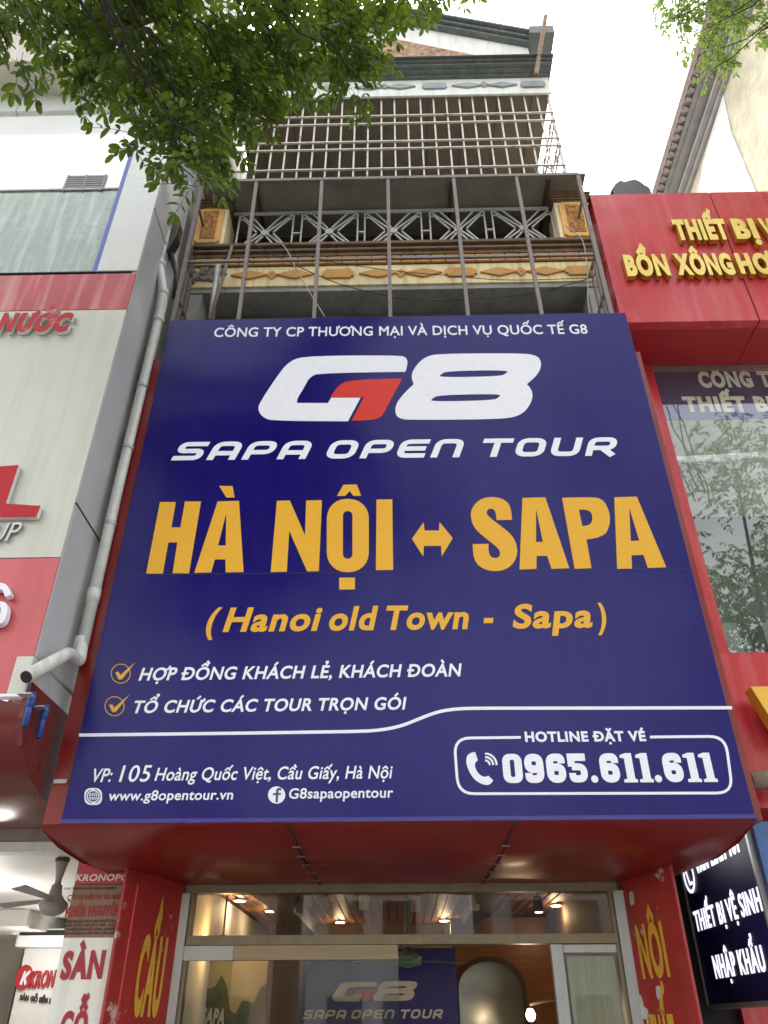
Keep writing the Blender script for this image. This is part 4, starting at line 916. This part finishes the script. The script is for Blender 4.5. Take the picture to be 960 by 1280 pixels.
# raised letters on the front
sidew = mat('letter_return', (.6, .6, .58), .4)
lred = mat('letter_red', (.4, .012, .02), .45, spec=.2, patches=((.5, .3, .3), .5, 3))
def lt(s, u0, v0, u1, v1, vt, m, parent, **k):
    A = pix(u0, v0, YL); B = pix(u1, v1, YL); h = pix(max(u0, 0), vt, YL).z-A.z; return text('lettering', s, A, B, (0, 0, h), m, parent, **k)
lt('NƯỚC', -4, 420, 88, 420, 396, lred, cp_, bold=.07, xs=.85, shear=.12, thick=.035, lift=.008, side=sidew, split=True)
Lp = [(-40, 0)]
A = pix(0, 652, YL)
trace('lettering', [[[(-25, 590), (27, 586), (11, 634), (54, 637), (49, 651), (-48, 652)]]], (0, 0), 1, YL, lred, cp_, thick=.04, lift=.006, side=sidew)
lt('GROUP', -78, 686, 24, 678, 662, mat('chrome_letters', (.35, .35, .35), .25, metal=.6), cp_, bold=.0, shear=.2, thick=.02, lift=.01)
trace('lettering', [stroke(fillet([(15, 750), (11, 738), (-16, 738), (-24, 782), (7, 782), (12, 761), (-5, 761)], 7), 8)], (0, 0), 1, YL, white, pk, thick=.05, lift=.01)
# drain pipe between the buildings
YPp = .02
dpipe = thing('drain_pipe', 'grey plastic drain pipe with elbows between the left building and the blue billboard', 'drain pipe', pix(100, 815, YPp))
def pp(name, pts, r, m=pvc): return MB().tube(pts, r, 14).build(name, m, dpipe, smooth=True)
def rnd_path(px_, rad=.08): 
    P_ = px_; out = [P_[0]]
    for i in range(1, len(P_)-1):
        a, b, c = P_[i-1], P_[i], P_[i+1]; l = min(rad, (a-b).length*.45, (c-b).length*.45); u_ = b+(a-b).normalized()*l; w_ = b+(c-b).normalized()*l
        out += [u_*(1-t)**2+b*2*t*(1-t)+w_*t*t for t in (0, .25, .5, .75, 1)]
    return out+[P_[-1]]
pp('pipe', rnd_path([pix(208, 288, .03), pix(199, 326, .03), pix(204, 366, .03), pix(199, 395, .03), pix(150, 600, YPp), pix(103, 808, YPp)]), .04)
pp('pipe', rnd_path([pix(103, 800, YPp), pix(99, 828, YPp-.02), pix(86, 816, YPp-.2), pix(33, 846, YPp-.55)], .05), .042)
e_ = pix(33, 846, YPp-.55); f_ = (e_-pix(86, 816, YPp-.2)).normalized()
MB().tube([e_+f_*.001, e_+f_*.004], .036, 14).build('mouth', dark, dpipe)
for u, v in ((117, 745), (101, 806)):
    c = pix(u, v, YPp); d = (pix(150, 600, YPp)-pix(103, 808, YPp)).normalized(); MB().tube([c-d*.05, c+d*.05], .047, 14).build('coupling', pvc, dpipe, smooth=True)
for (u, v, y) in ((204, 304, .03), (200, 330, .03), (204, 366, .03), (198, 400, .03)): c = pix(u, v, y); MB().tube([c-Vector((0, 0, .03)), c+Vector((0, 0, .03))], .047, 14).build('coupling', pvc, dpipe, smooth=True)
c = pix(212, 296, .12); hopper = thing('rain_hopper', 'black rain hopper box at the top of the drain pipe', 'hopper', c)
MB().prism([(c.x-.09, .05, c.z+.16), (c.x+.1, .05, c.z+.16), (c.x+.1, .05, c.z-.05), (c.x+.04, .05, c.z-.3), (c.x-.06, .05, c.z-.2)], (0, .14, 0)).build('box', mat('black_plastic', (.02, .02, .02), .4), hopper, bevel=.01)
MB().tube([pix(214, 318, .14), pix(222, 345, .14), pix(219, 372, .14)], .03, 10).build('outlet', MATS['black_plastic'], hopper, smooth=True)
bl = mat('blue_plastic', (.012, .06, .25), .4)
for u, v, lab in ((34, 895, 'short blue plastic pipe stub under the left return, nearer the street'), (51, 910, 'short blue plastic pipe stub under the left return, nearer the billboard')):
    a = pixX(u, v, lx+.06); t = thing('pipe_stub', lab, 'pipe', a-Vector((0, 0, .1)), 'blue pipe stubs')
    MB().tube([a+Vector((0, 0, .14)), a-Vector((0, 0, .06))], .018, 12).build('pipe', bl, t, smooth=True); MB().tube([a+Vector((0, 0, .05)), a+Vector((0, 0, .12))], .023, 12).build('collar', bl, t, smooth=True)
    box('bracket', grey, t, a.x-.05, a.x+.03, a.y-.09, a.y-.03, a.z+.1, a.z+.108); MB().tube([a-Vector((0, 0, .0601)), a-Vector((0, 0, .061))], .014, 12).build('bore', dark, t)
for u, v in ((178, 483), (160, 560), (138, 655)):          # pipe straps
    c = pix(u, v, YPp); d = (pix(150, 600, YPp)-pix(103, 808, YPp)).normalized(); MB().tube([c-d*.015, c+d*.015], .045, 14).build('strap', grey, dpipe)
# white board with signs on the pilaster between the shops
YK = .72
board = thing('pilaster_sign', 'tall white pilaster board with dark red lettering, red header and brown poster on it', 'sign', (pix(110, 1230, YK).x, YK, 0))
bx0, bx1 = pix(72, 1230, YK).x, pix(143, 1230, YK).x
zk = lambda v: pix(110, v, YK).z
panw = box('panel', mat('board_white', (.68, .67, .6), .4, var=.06, streak=.15), board, bx0-.02, bx1-.004, YK, YK+.5, 0, zk(1172))
hd = box('header', mat('header_red', (.42, .012, .015), .4), board, bx0-.02, bx1+.03, YK, YK+.5, zk(1105), 2.66)
po = box('poster', mat('brown_poster', (.22, .13, .08), .7, var=.25, scale=9), board, bx0-.02, bx1-.002, YK-.003, YK+.5, zk(1172)+.001, zk(1106))
dr = mat('poster_red', (.28, .015, .015), .6); db = mat('poster_ink', (.06, .035, .02), .7)
ptext('lettering', 'KRONOPOL', 94, 1101.5, 168, 1101, 1093, YK, mat('pale_letters', (.7, .6, .55), .5), hd, bold=.035, shear=.12)
ptext('lettering', 'KHÔI NGUYÊN', 81, 1146.5, 149, 1144.5, 1133, YK-.003, dr, po, bold=.05, xs=.7)
ptext('lettering', 'CTY CP ĐẦU TƯ VÀ XNK', 84, 1125, 151, 1124, 1119, YK-.003, dr, po, bold=.03)
for v in (1112, 1153, 1158, 1163, 1168): ptext('lettering', ('CHUYÊN SÀN GỖ CÔNG NGHIỆP', 'ĐC: HOÀNG QUỐC VIỆT, CẦU GIẤY', 'BẢO HÀNH LẮP ĐẶT TẬN NHÀ', 'NHẬP KHẨU VÀ PHÂN PHỐI SÀN', 'GIÁ TỐT NHẤT HÀ NỘI')[(v-1112)//5 % 5], 80, v+.5, 145, v-.5, v-2.6, YK-.003, db, po, bold=.01)
sred = mat('board_red', (.3, .008, .02), .45)
ptext('lettering', 'SÀN', 74, 1225, 127, 1223.5, 1189, YK, sred, panw, bold=.05, xs=.75)
ptext('lettering', 'GỖ', 72, 1302, 106, 1301, 1264, YK, sred, panw, bold=.05, xs=.75)
box('red_edge', mat('edge_red', (.5, .04, .04), .4), board, bx1-.003, bx1+.05, YK+.0, YK+.4, 0, zk(1106))
# ================================================================== right neighbour: red clad shop
YR = .3
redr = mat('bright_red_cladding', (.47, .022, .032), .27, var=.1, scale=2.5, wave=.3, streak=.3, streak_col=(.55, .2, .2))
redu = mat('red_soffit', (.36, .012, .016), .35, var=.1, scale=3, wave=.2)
RX0 = (pix(740, 242, YR).x+pix(774, 404, YR).x)/2; RX1 = 5.0
fz0, fz1 = pix(850, 402, YR).z, pix(850, 241, YR).z
rb = thing('red_shop_building', 'red clad shop building right of the billboard with a big window and gold lettering', 'building', (RX0+1.2, YR, 0))
jx = pix(918, 320, YR).x
fa = MB().box(RX0, jx-.005, YR, YR+.1, fz0, fz1).box(jx+.005, RX1, YR, YR+.1, fz0, fz1).build('fascia', redr, rb, bevel=.006)
MB().box(jx-.004, jx+.004, YR+.01, YR+.1, fz0+.002, fz1-.002).build('joint', dark, fa)
YG = pix(0, 0, 0).y*0 + .88
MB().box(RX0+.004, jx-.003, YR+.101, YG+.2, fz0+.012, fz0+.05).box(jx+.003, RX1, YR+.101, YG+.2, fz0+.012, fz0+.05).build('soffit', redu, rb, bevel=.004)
box('side_panel', redr, rb, RX0, RX0+.04, YR+.101, YG+.5, fz0+.052, fz1-.01)
box('roof', plast, rb, RX0+.05, RX1, YR+.11, 6, fz1-.12, fz1-.04)
# window
gx0 = (pix(820, 470, YG).x+pix(908, 822, YG).x)/2; gz0 = pix(930, 827, YG).z; gz1 = fz0+.01
box('reveal', redr, rb, RX0-.1, gx0, YG-.02, YG+.25, gz0-.0, gz1)
rg = glass('tinted_pane', (.9, .94, .92), 2.05, dirt=.03)
wn = box('window', rg, rb, gx0, RX1, YG, YG+.008, gz0, gz1)
box('frame', alu, wn, gx0, RX1, YG+.009, YG+.03, gz1-.05, gz1-.002)
# shop seen through it
inn = mat('grey_room', (.09, .12, .1), .8, var=.35, scale=2)
box('room_wall', inn, rb, gx0-.1, RX1, 3.6, 3.7, gz0, gz1+.3); box('room_side', inn, rb, gx0-.2, gx0-.02, YG+.26, 3.6, gz0, gz1+.3); box('room_ceiling', wwall, rb, gx0-.1, RX1, YG+.21, 3.6, gz1-.03, gz1+.02); box('room_floor', inn, rb, gx0, RX1, YG+.05, 3.6, gz0-.2, gz0-.1)
shf = MB()
for x in (gx0+.25, gx0+.6, gx0+1.0, gx0+1.5): shf.box(x, x+.16, 2.2, 2.5, gz0-.1, gz0+.95)
shf.build('shelf_unit', mat('pale_shelf', (.25, .27, .25), .6, var=.2), rb)
YBn = YG+.04
bn = thing('banner', 'navy banner with pale lettering hung inside the right window', 'banner', (gx0+.9, YBn, gz1-.8))
bz0 = pix(900, 524, YBn).z; bzm = pix(900, 504, YBn).z
cloth = box('cloth', mat('navy_cloth', (.018, .014, .1), .5, var=.2), bn, gx0+.03, RX1, YBn, YBn+.008, bzm, gz1-.06)
lower = box('lower_strip', mat('pale_navy_cloth', (.1, .1, .3), .5, var=.2), bn, gx0+.03, RX1, YBn, YBn+.008, bz0, bzm-.001)
pal = mat('banner_letters', (.85, .8, .66), .5)
ptext('lettering', 'CÔNG TY', 876, 485, 981, 484, 465, YBn, pal, cloth, bold=.05, xs=.8); ptext('lettering', 'THIẾT BỊ', 857, 515.5, 969, 515, 496, YBn, pal, cloth, bold=.05, xs=.8)
tl = thing('tube_lamp', 'white strip lamp with a housing behind the right window', 'lamp', pix(892, 572, 1.0)); a, b = pix(842, 576, 1.0), pix(946, 570, 1.0)
MB().bar(a, b, .05, .06).build('housing', mat('lamp_housing', (.88, .88, .85), .4), tl); MB().tube([a+Vector((.03, -.03, -.045)), b+Vector((-.03, -.03, -.045))], .014, 10).build('tube', white, tl)
# gold raised letters
gface = mat('gold_letter_face', (.78, .6, .16), .3, metal=.2, var=.1); gside = mat('gold_letter_side', (.55, .33, .03), .3, metal=.6, var=.15)
gk = dict(bold=.055, xs=.8, thick=.055, lift=.01, side=gside, split=True)
def rt_(s, u0, v0, u1, v1, vt, **k): ptext('lettering', s, u0, v0, u1, v1, vt, YR, gface, fa, **k)
rt_('THIẾT', 845, 307, 911, 306, 281, **gk); rt_('BỊ', 919, 305.5, 948, 305, 280, **gk); rt_('VỆ SINH', 954, 305, 1040, 304, 279.5, **gk)
rt_('BỒN', 783, 352, 837, 351, 325, **gk); rt_('XÔNG', 846, 350.5, 918, 350, 323.5, **gk); rt_('HƠI', 924, 349, 974, 349, 323, **gk)
# lower red panel, small yellow sign, pipe stub
YQ = .45
q1 = pix(930, 829, YG-.03)
lowp = box('lower_panel', redr, rb, RX0-.1, RX1, YG-.2, YG+.0, pix(930, 1010, YG-.2).z, gz0-.012); lowp['label'] = 'lower red panel under the window'
box('sill', dark, rb, gx0-.02, RX1, YG-.15, YG+.01, gz0-.011, gz0-.001)
ys = thing('yellow_sign', 'yellow sign box mounted on the red wall at the right photo edge', 'sign', pix(960, 900, YQ))
ya = pix(938, 858, YQ); yb = pix(965, 917, YQ)
MB().prism([(ya.x, YQ, ya.z), (ya.x+.8, YQ, ya.z), (ya.x+.8, YQ, yb.z), (ya.x+.11, YQ, yb.z)], (0, .12, 0)).build('face', mat('yellow_face', (.75, .45, .05), .35, var=.08), ys, bevel=.004)
ps = pix(938, 976, .5); st = thing('pipe_stub', 'dirty grey pipe end sticking out beside the lower right corner of the billboard', 'pipe', ps)
MB().tube([ps, ps+Vector((.7, .02, .03))], .06, 14).build('pipe', mat('dirty_pipe', (.3, .26, .2), .6, var=.4), st, smooth=True); MB().tube([ps+Vector((-.005, 0, 0)), ps+Vector((-.002, 0, 0))], .052, 14).build('bore', dark, st)
# projecting light box
LBX = 2.27
n0, f0 = pixX(947, 1100, LBX), pixX(855, 1100, LBX); lz0 = pixX(893, 1255, LBX).z; lz1 = pixX(945, 1022, LBX).z
lbx = thing('light_box', 'navy projecting light box with glowing white lettering right of the shop door', 'light box', (LBX+.1, (n0.y+f0.y)/2, lz0))
face = box('face', mat('lightbox_face', (.012, .009, .09), .35, spec=.08), lbx, LBX, LBX+.14, n0.y, f0.y, lz0, lz1)
fr_ = MB().box(LBX-.012, LBX+.152, n0.y-.03, n0.y-.001, lz0-.02, lz1).box(LBX-.012, LBX+.152, f0.y+.001, f0.y+.03, lz0-.02, lz1).box(LBX-.012, LBX+.152, n0.y, f0.y, lz0-.03, lz0-.002).build('frame', alu, lbx)
side_ = box('side_case', mat('blue_case', (.05, .11, .3), .5, var=.15), lbx, LBX+.02, LBX+.5, n0.y-.09, n0.y-.032, lz0+.35, lz1)
lit = glow('lit_letters', (.85, .88, 1), .24)
def lbt(s, u0, v0, u1, v1, vt, **k):
    A = pixX(u0, v0, LBX); B = pixX(u1, v1, LBX); z = (A.z+B.z)/2; h = pixX(u0, vt, LBX).z-A.z
    text('lettering', s, (LBX, A.y, z), (LBX, B.y, z), (0, 0, h), lit, face, thick=.004, lift=.002, **k)
lbt('THIẾT BỊ VỆ SINH', 873, 1171, 953, 1131, 1144, bold=.014, xs=.62, track=1.08)
lbt('NHẬP KHẨU', 897, 1228, 958, 1209, 1198, bold=.014, xs=.62, track=1.08)
lbt('VAN LINH 101', 872, 1095, 925, 1062, 1073, bold=.05, xs=.62)
cc_ = pixX(862, 1095, LBX); put('emblem', stroke(circle(0, 0, 1), .22, True)+stroke([(-.5, .5), (-.1, -.5), (.5, -.5)], .2), 1, Vector((LBX-.002, cc_.y, cc_.z)), Vector((0, -.11, 0)), Vector((0, 0, .11)), lit, face, thick=.004)
# red pier of the right shop behind the light box, dark gap
pier = box('pier', redr, rb, RX0+.38, RX0+1.3, 2.12, 2.19, 0, 3.0)
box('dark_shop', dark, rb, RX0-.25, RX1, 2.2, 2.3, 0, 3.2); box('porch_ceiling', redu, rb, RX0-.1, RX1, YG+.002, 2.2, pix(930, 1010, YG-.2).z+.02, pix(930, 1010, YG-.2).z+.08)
# black tarpaulin on the roof edge
tp_ = MB(); t0 = pix(752, 243, .6); t1 = pix(797, 243, .6); nx, ny = 10, 5; hts = [.15+h for h in (.02, .1, .16, .17, .14, .17, .2, .19, .15, .08, .02)]
vs3 = [(t0.x+(t1.x-t0.x)*i/nx, .32+.12*j, fz1-.02+hts[i]*(1, 1.1, 1, .7, .3, 0)[j]*(1 if j else .9)+rnd.uniform(-.012, .012)) for j in range(ny+1) for i in range(nx+1)]
vs3 += [(t0.x+(t1.x-t0.x)*i/nx, .31, fz1-.1) for i in range(nx+1)]
W_ = nx+1
tp_.add(vs3, [(j*W_+i, j*W_+i+1, (j+1)*W_+i+1, (j+1)*W_+i) for j in range(ny) for i in range(nx)]+[((ny+1)*W_+i, (ny+1)*W_+i+1, i+1, i) for i in range(nx)])
o = tp_.build('tarpaulin', mat('black_tarp', (.03, .03, .035), .4, bump=.3), None); tag(o, 'crumpled black tarpaulin on top of the red fascia edge', 'tarpaulin')

# ================================================================== cream building at the upper right
CX = 4.2
stc = mat('rough_stucco', (.6, .54, .39), .9, var=.3, scale=3, bump=1.0, bscale=9, patches=((.45, .38, .26), .6, 2.5))
cb = thing('stucco_building', 'rough cream stucco building rising at the upper right behind the red fascia', 'building', (CX+1, 2, 0))
zE_ = pixX(862, 241, CX).z
box('wall', stc, cb, CX, CX+4, -1.2, 7, fz1-.1, zE_)
pw_ = [pixX(u, v, CX) for u, v in ((880, 200), (905, 118), (915, 165), (948, 245), (905, 300), (870, 260))]
MB().prism([(CX-.0, p.y, p.z) for p in pw_], (-.012, 0, 0)).build('bare_patch', mat('white_render', (.75, .75, .74), .8, var=.15, scale=3), cb)
ml = MB()
for k, (p, z, h) in enumerate(((.05, 0, .07), (.12, .07, .05), (.08, .12, .09), (.2, .21, .06), (.26, .27, .08))): ml.box(CX-p, CX+4, -1.25-p, 7, zE_+z+.001, zE_+z+h)
ml.build('cornice', mat('grey_cornice', (.42, .4, .39), .7, var=.2), cb)
ov = CX-.42; zO = zE_+.36
box('eave', mat('eave_board', (.75, .7, .68), .8), cb, ov, CX+.5, -1.3, 7, zO, zO+.1)
sl2 = MB()
for i in range(64): y = -1.2+i*.125; sl2.prism([(ov+.08, y, zO-.06), (CX-.1, y+.1, zO-.06), (CX-.1, y+.15, zO-.06), (ov+.08, y+.05, zO-.06)], (0, 0, .058))
sl2.build('eave_slat', mat('eave_slats', (.5, .42, .4), .7), cb)
box('eave_edge', mat('eave_edge_paint', (.55, .45, .44), .7), cb, ov, ov+.06, -1.3, 7, zO-.07, zO-.002)

# ================================================================== street trees
bark = mat('bark', (.022, .016, .012), .9, var=.4, scale=10, bump=.6, stretch=(1, 1, .3))
def leafmat(name, c, t, tw=.5):
    M = bpy.data.materials.new(name); M.use_nodes = True; n = M.node_tree.nodes; L = M.node_tree.links; b = n['Principled BSDF']
    oi = n.new('ShaderNodeTexCoord'); nz = n.new('ShaderNodeTexNoise'); nz.inputs['Scale'].default_value = 7; nz.inputs['Detail'].default_value = 5; L.new(oi.outputs['Object'], nz.inputs['Vector'])
    cr = n.new('ShaderNodeMix'); cr.data_type = 'RGBA'; cr.inputs[6].default_value = (c[0]*.25, c[1]*.3, c[2]*.4, 1); cr.inputs[7].default_value = (c[0]*1.5, c[1]*1.4, c[2]*1.1, 1); L.new(nz.outputs[0], cr.inputs[0]); L.new(cr.outputs[2], b.inputs['Base Color'])
    b.inputs['Roughness'].default_value = .42
    tr = n.new('ShaderNodeBsdfTranslucent'); tr.inputs[0].default_value = (*t, 1); ms = n.new('ShaderNodeMixShader'); ms.inputs[0].default_value = tw
    o = n['Material Output']; L.new(b.outputs[0], ms.inputs[1]); L.new(tr.outputs[0], ms.inputs[2]); L.new(ms.outputs[0], o.inputs[0]); return M
def leaflet(q, base, d, nrm, L_, W_):
    s = d.cross(nrm).normalized(); nrm = s.cross(d).normalized(); k = len(q.v); f = nrm*W_*.2; cv = .06+.3*((base.x*137.1+base.z*71.7) % 1)
    for a, b in ((0, 0), (.3, .85), (.65, .95), (.9, .45), (1, 0)):
        c = base+d*L_*a-nrm*L_*cv*a*a
        if b == 0: q.v.append(tuple(c))
        else: q.v += [tuple(c+s*W_*b/2+f), tuple(c), tuple(c-s*W_*b/2+f)]
    i = k
    q.f += [(i, i+2, i+1), (i, i+3, i+2), (i+1, i+2, i+5, i+4), (i+2, i+3, i+6, i+5), (i+4, i+5, i+8, i+7), (i+5, i+6, i+9, i+8), (i+7, i+8, i+10), (i+8, i+9, i+10)]
def frond(q, tw, p, d, L_, n, ll, g):                 # pinnate leaf hanging from p
    s = d.cross(Vector((0, 0, 1))); s = s.normalized() if s.length > .05 else Vector((1, 0, 0)); c = p.copy(); dd = d.copy(); pts = [c.copy()]
    for i in range(n):
        dd = (dd+Vector((0, 0, -.14))).normalized(); c = c+dd*L_/n; pts.append(c.copy()); upn = Vector((g.gauss(0, .35), g.gauss(0, .35), 1)).normalized()
        for sg in (-1, 1):
            if g.random() < .1: continue
            e = (dd*.55+s*sg*.8+Vector((g.gauss(0, .18), g.gauss(0, .18), -.12+g.gauss(0, .15)))).normalized(); l = ll*g.uniform(.5, 1.15)*(1-.25*abs(i/n-.4)); leaflet(q, c, e, upn, l, l*.46)
    leaflet(q, c, dd, Vector((g.gauss(0, .3), g.gauss(0, .3), 1)), ll, ll*.44)
    tw.tube(pts, .0022, 3, caps=False)
def clump(q, tw, c, r, n, ll, g, sq=1.):
    """twigs radiating through a ball, each with fronds"""
    for i in range(n):
        v = Vector((g.gauss(0, 1), g.gauss(0, 1), g.gauss(0, 1)*sq)).normalized(); p = c+v*r*g.random()**.5
        a = g.uniform(0, 6.283); d = Vector((math.cos(a), math.sin(a), g.uniform(-.5, .25))).normalized(); frond(q, tw, p, d, ll*2.6, 4, ll, g)
def limb(q, a, b, ra, rb_, g, sag=0.):
    n = 9; P_ = [a.lerp(b, t/n)+Vector((g.gauss(0, .03), g.gauss(0, .03), g.gauss(0, .02)+sag*math.sin(math.pi*t/n))) for t in range(n+1)]; P_[0] = a; P_[-1] = b; q.tube(P_, ra, 8, r2=rb_)
def tree(label, base, top, vis, hid, ll, g, m, dens):
    t = thing('street_tree', label, 'tree', base, 'street trees')
    tk_ = MB(); base = Vector(base); top = Vector(top)
    tk_.tube([base, base.lerp(top, .3)+Vector((.05, .03, 0)), base.lerp(top, .65)+Vector((-.04, .02, 0)), top], .2, 12, r2=.11); tk_.build('trunk', bark, t, smooth=True)
    lm = MB(); cr = MB(); tw = MB()
    for c, r in vis:
        limb(lm, top.lerp(c, .55)+Vector((0, 0, .35)), c, .012, .004, g, .12); clump(cr, tw, c, r, max(10, int(dens*r*r)), ll, g)
    for c, r in hid:
        limb(lm, top, c, .06, .012, g, .1); clump(cr, tw, c, r, int(190*r*r), ll*1.7, g)
    cr.build('crown', m, t); lm.build('limb', bark, t, smooth=True); tw.build('twig', bark, t)
    return t, lm
g = random.Random(3)
def pc(u, v, Y, rpx):
    p = pix(u, v, Y); return p, rpx*(p-EYE).dot(fw)/FPX
VIS = [(20, 10, 45, -2.3), (70, 20, 50, -2.1), (120, 45, 55, -2.0), (100, 80, 26, -1.9), (185, 20, 60, -2.2), (195, 90, 55, -1.9), (180, 150, 34, -1.8), (240, 130, 52, -1.7), (212, 175, 22, -1.7), (250, 160, 36, -1.8), (240, 190, 20, -1.7), (242, 222, 14, -1.7),
       (270, 40, 55, -1.9), (300, 115, 48, -1.6), (312, 135, 24, -1.5), (345, 60, 60, -1.7), (375, 90, 26, -1.4), (420, 25, 50, -1.5), (425, 62, 38, -1.3), (440, 100, 18, -1.2), (462, 40, 28, -1.2), (492, -4, 28, -1.2), (530, -22, 22, -1.2), (562, -6, 10, -1.1), (10, 62, 20, -2.3), (330, -20, 60, -2.0), (180, -30, 60, -2.4), (450, -30, 50, -1.6)]
vis = [pc(u, v, Y, r) for u, v, r, Y in VIS]
hid = [(Vector(p), r) for p, r in (((-2.4, -4.6, 7.6), 1.1), ((-1.2, -4.0, 8.4), 1.0), ((-3.2, -5.6, 7.4), 1.2), ((-.6, -5.2, 8.6), .9), ((-2.6, -3.4, 8.3), .9), ((-1.8, -6.3, 8.3), 1.1), ((-3.6, -4.2, 9.2), 1.1), ((-1.4, -5.0, 9.8), 1.1), ((.2, -6.4, 8.9), .8))]
leafA = leafmat('leaf_green', (.045, .088, .012), (.19, .29, .022), .4)
ta, _ = tree('leafy street tree with pinnate leaves overhanging the upper left', (-2.6, -5.1, 0), (-2.2, -4.7, 5.4), vis, hid, .1, g, leafA, 470)
bp_ = MB()                                            # the dark boughs seen through the leaves
for pts, r in (([(158, -60), (161, 0), (168, 50), (175, 85), (183, 115), (205, 145), (246, 170)], .016), ([(150, -40), (190, 8), (200, 40)], .009), ([(14, -30), (22, 10), (24, 35)], .012), ([(330, -40), (350, 10), (372, 40), (412, 58)], .01)):
    P_ = [pix(u, v, -1.95) for u, v in pts]; bp_.tube(P_, r, 8, r2=r*.45)
bp_.build('bough', bark, ta, smooth=True)
VB = [(855, 12, 34, -1.2), (840, 25, 20, -1.2), (900, 25, 34, -1.1), (935, 8, 34, -1.1), (890, 65, 22, -1.1), (892, 85, 10, -1.1), (950, 30, 18, -1.1), (875, 40, 22, -1.2), (870, -30, 50, -1.3), (930, -30, 50, -1.3)]
visb = [pc(u, v, Y, r) for u, v, r, Y in VB]
hidb = [(Vector(p), r) for p, r in (((5.2, -4.2, 6.6), 1.1), ((6.2, -5.6, 7.6), 1.3), ((4.6, -5.4, 8.2), 1.0), ((7.2, -4.4, 8.8), 1.3), ((5.4, -3.4, 9.0), 1.0), ((2.9, -4.6, 8.4), .5), ((3.3, -5.4, 10), .6), ((2.6, -5.2, 6.6), .35), ((8.2, -6, 7.2), 1.2), ((6.6, -6.6, 5.6), 1.1), ((5.0, -6.4, 6.2), .9))]
tree('lighter green street tree tips hanging into the upper right corner', (6.0, -5.2, 0), (5.8, -5.0, 5.0), visb, hidb, .062, g, leafmat('leaf_light', (.06, .1, .02), (.2, .3, .05), .45), 420)
# ================================================================== houses across the road (unseen row added, its gaps set to shape reflections in glass and vinyl)
ocols = ((.5, .44, .33), (.45, .47, .45), (.55, .4, .32), (.5, .5, .46), (.4, .42, .44), (.55, .5, .36))
labs = ('unseen ochre five storey house across the road', 'unseen pale green grey house across the road', 'unseen terracotta tall house across the road', 'unseen light grey house across the road', 'unseen blue grey low house across the road', 'unseen sand coloured house across the road')
dgl = mat('dark_window', (.04, .05, .06), .1)
for i, c in enumerate(ocols):
    x0 = -25.2+i*7.2-(1.2 if i < 3 else 0); h = (13, 10.5, 9, 12, 9, 14)[i]; wd_ = (7.1, 7.1, 7.1, 5.3, 7.1, 7.1)[i]; hh = thing('added_house', labs[i], 'house', (x0+3.5, -27, 0), 'unseen houses across the road')
    wm = mat('house_wall_%d' % i, c, .8, var=.15, streak=.3); box('wall', wm, hh, x0, x0+wd_, -36, -27, -.15, h)
    for k in range(int(h//3.2)):
        for j in range(3 if wd_ > 6 else 2): box('window', dgl, hh, x0+.8+j*2.1, x0+2.1+j*2.1, -26.98, -26.9, .9+k*3.2, 2.5+k*3.2)
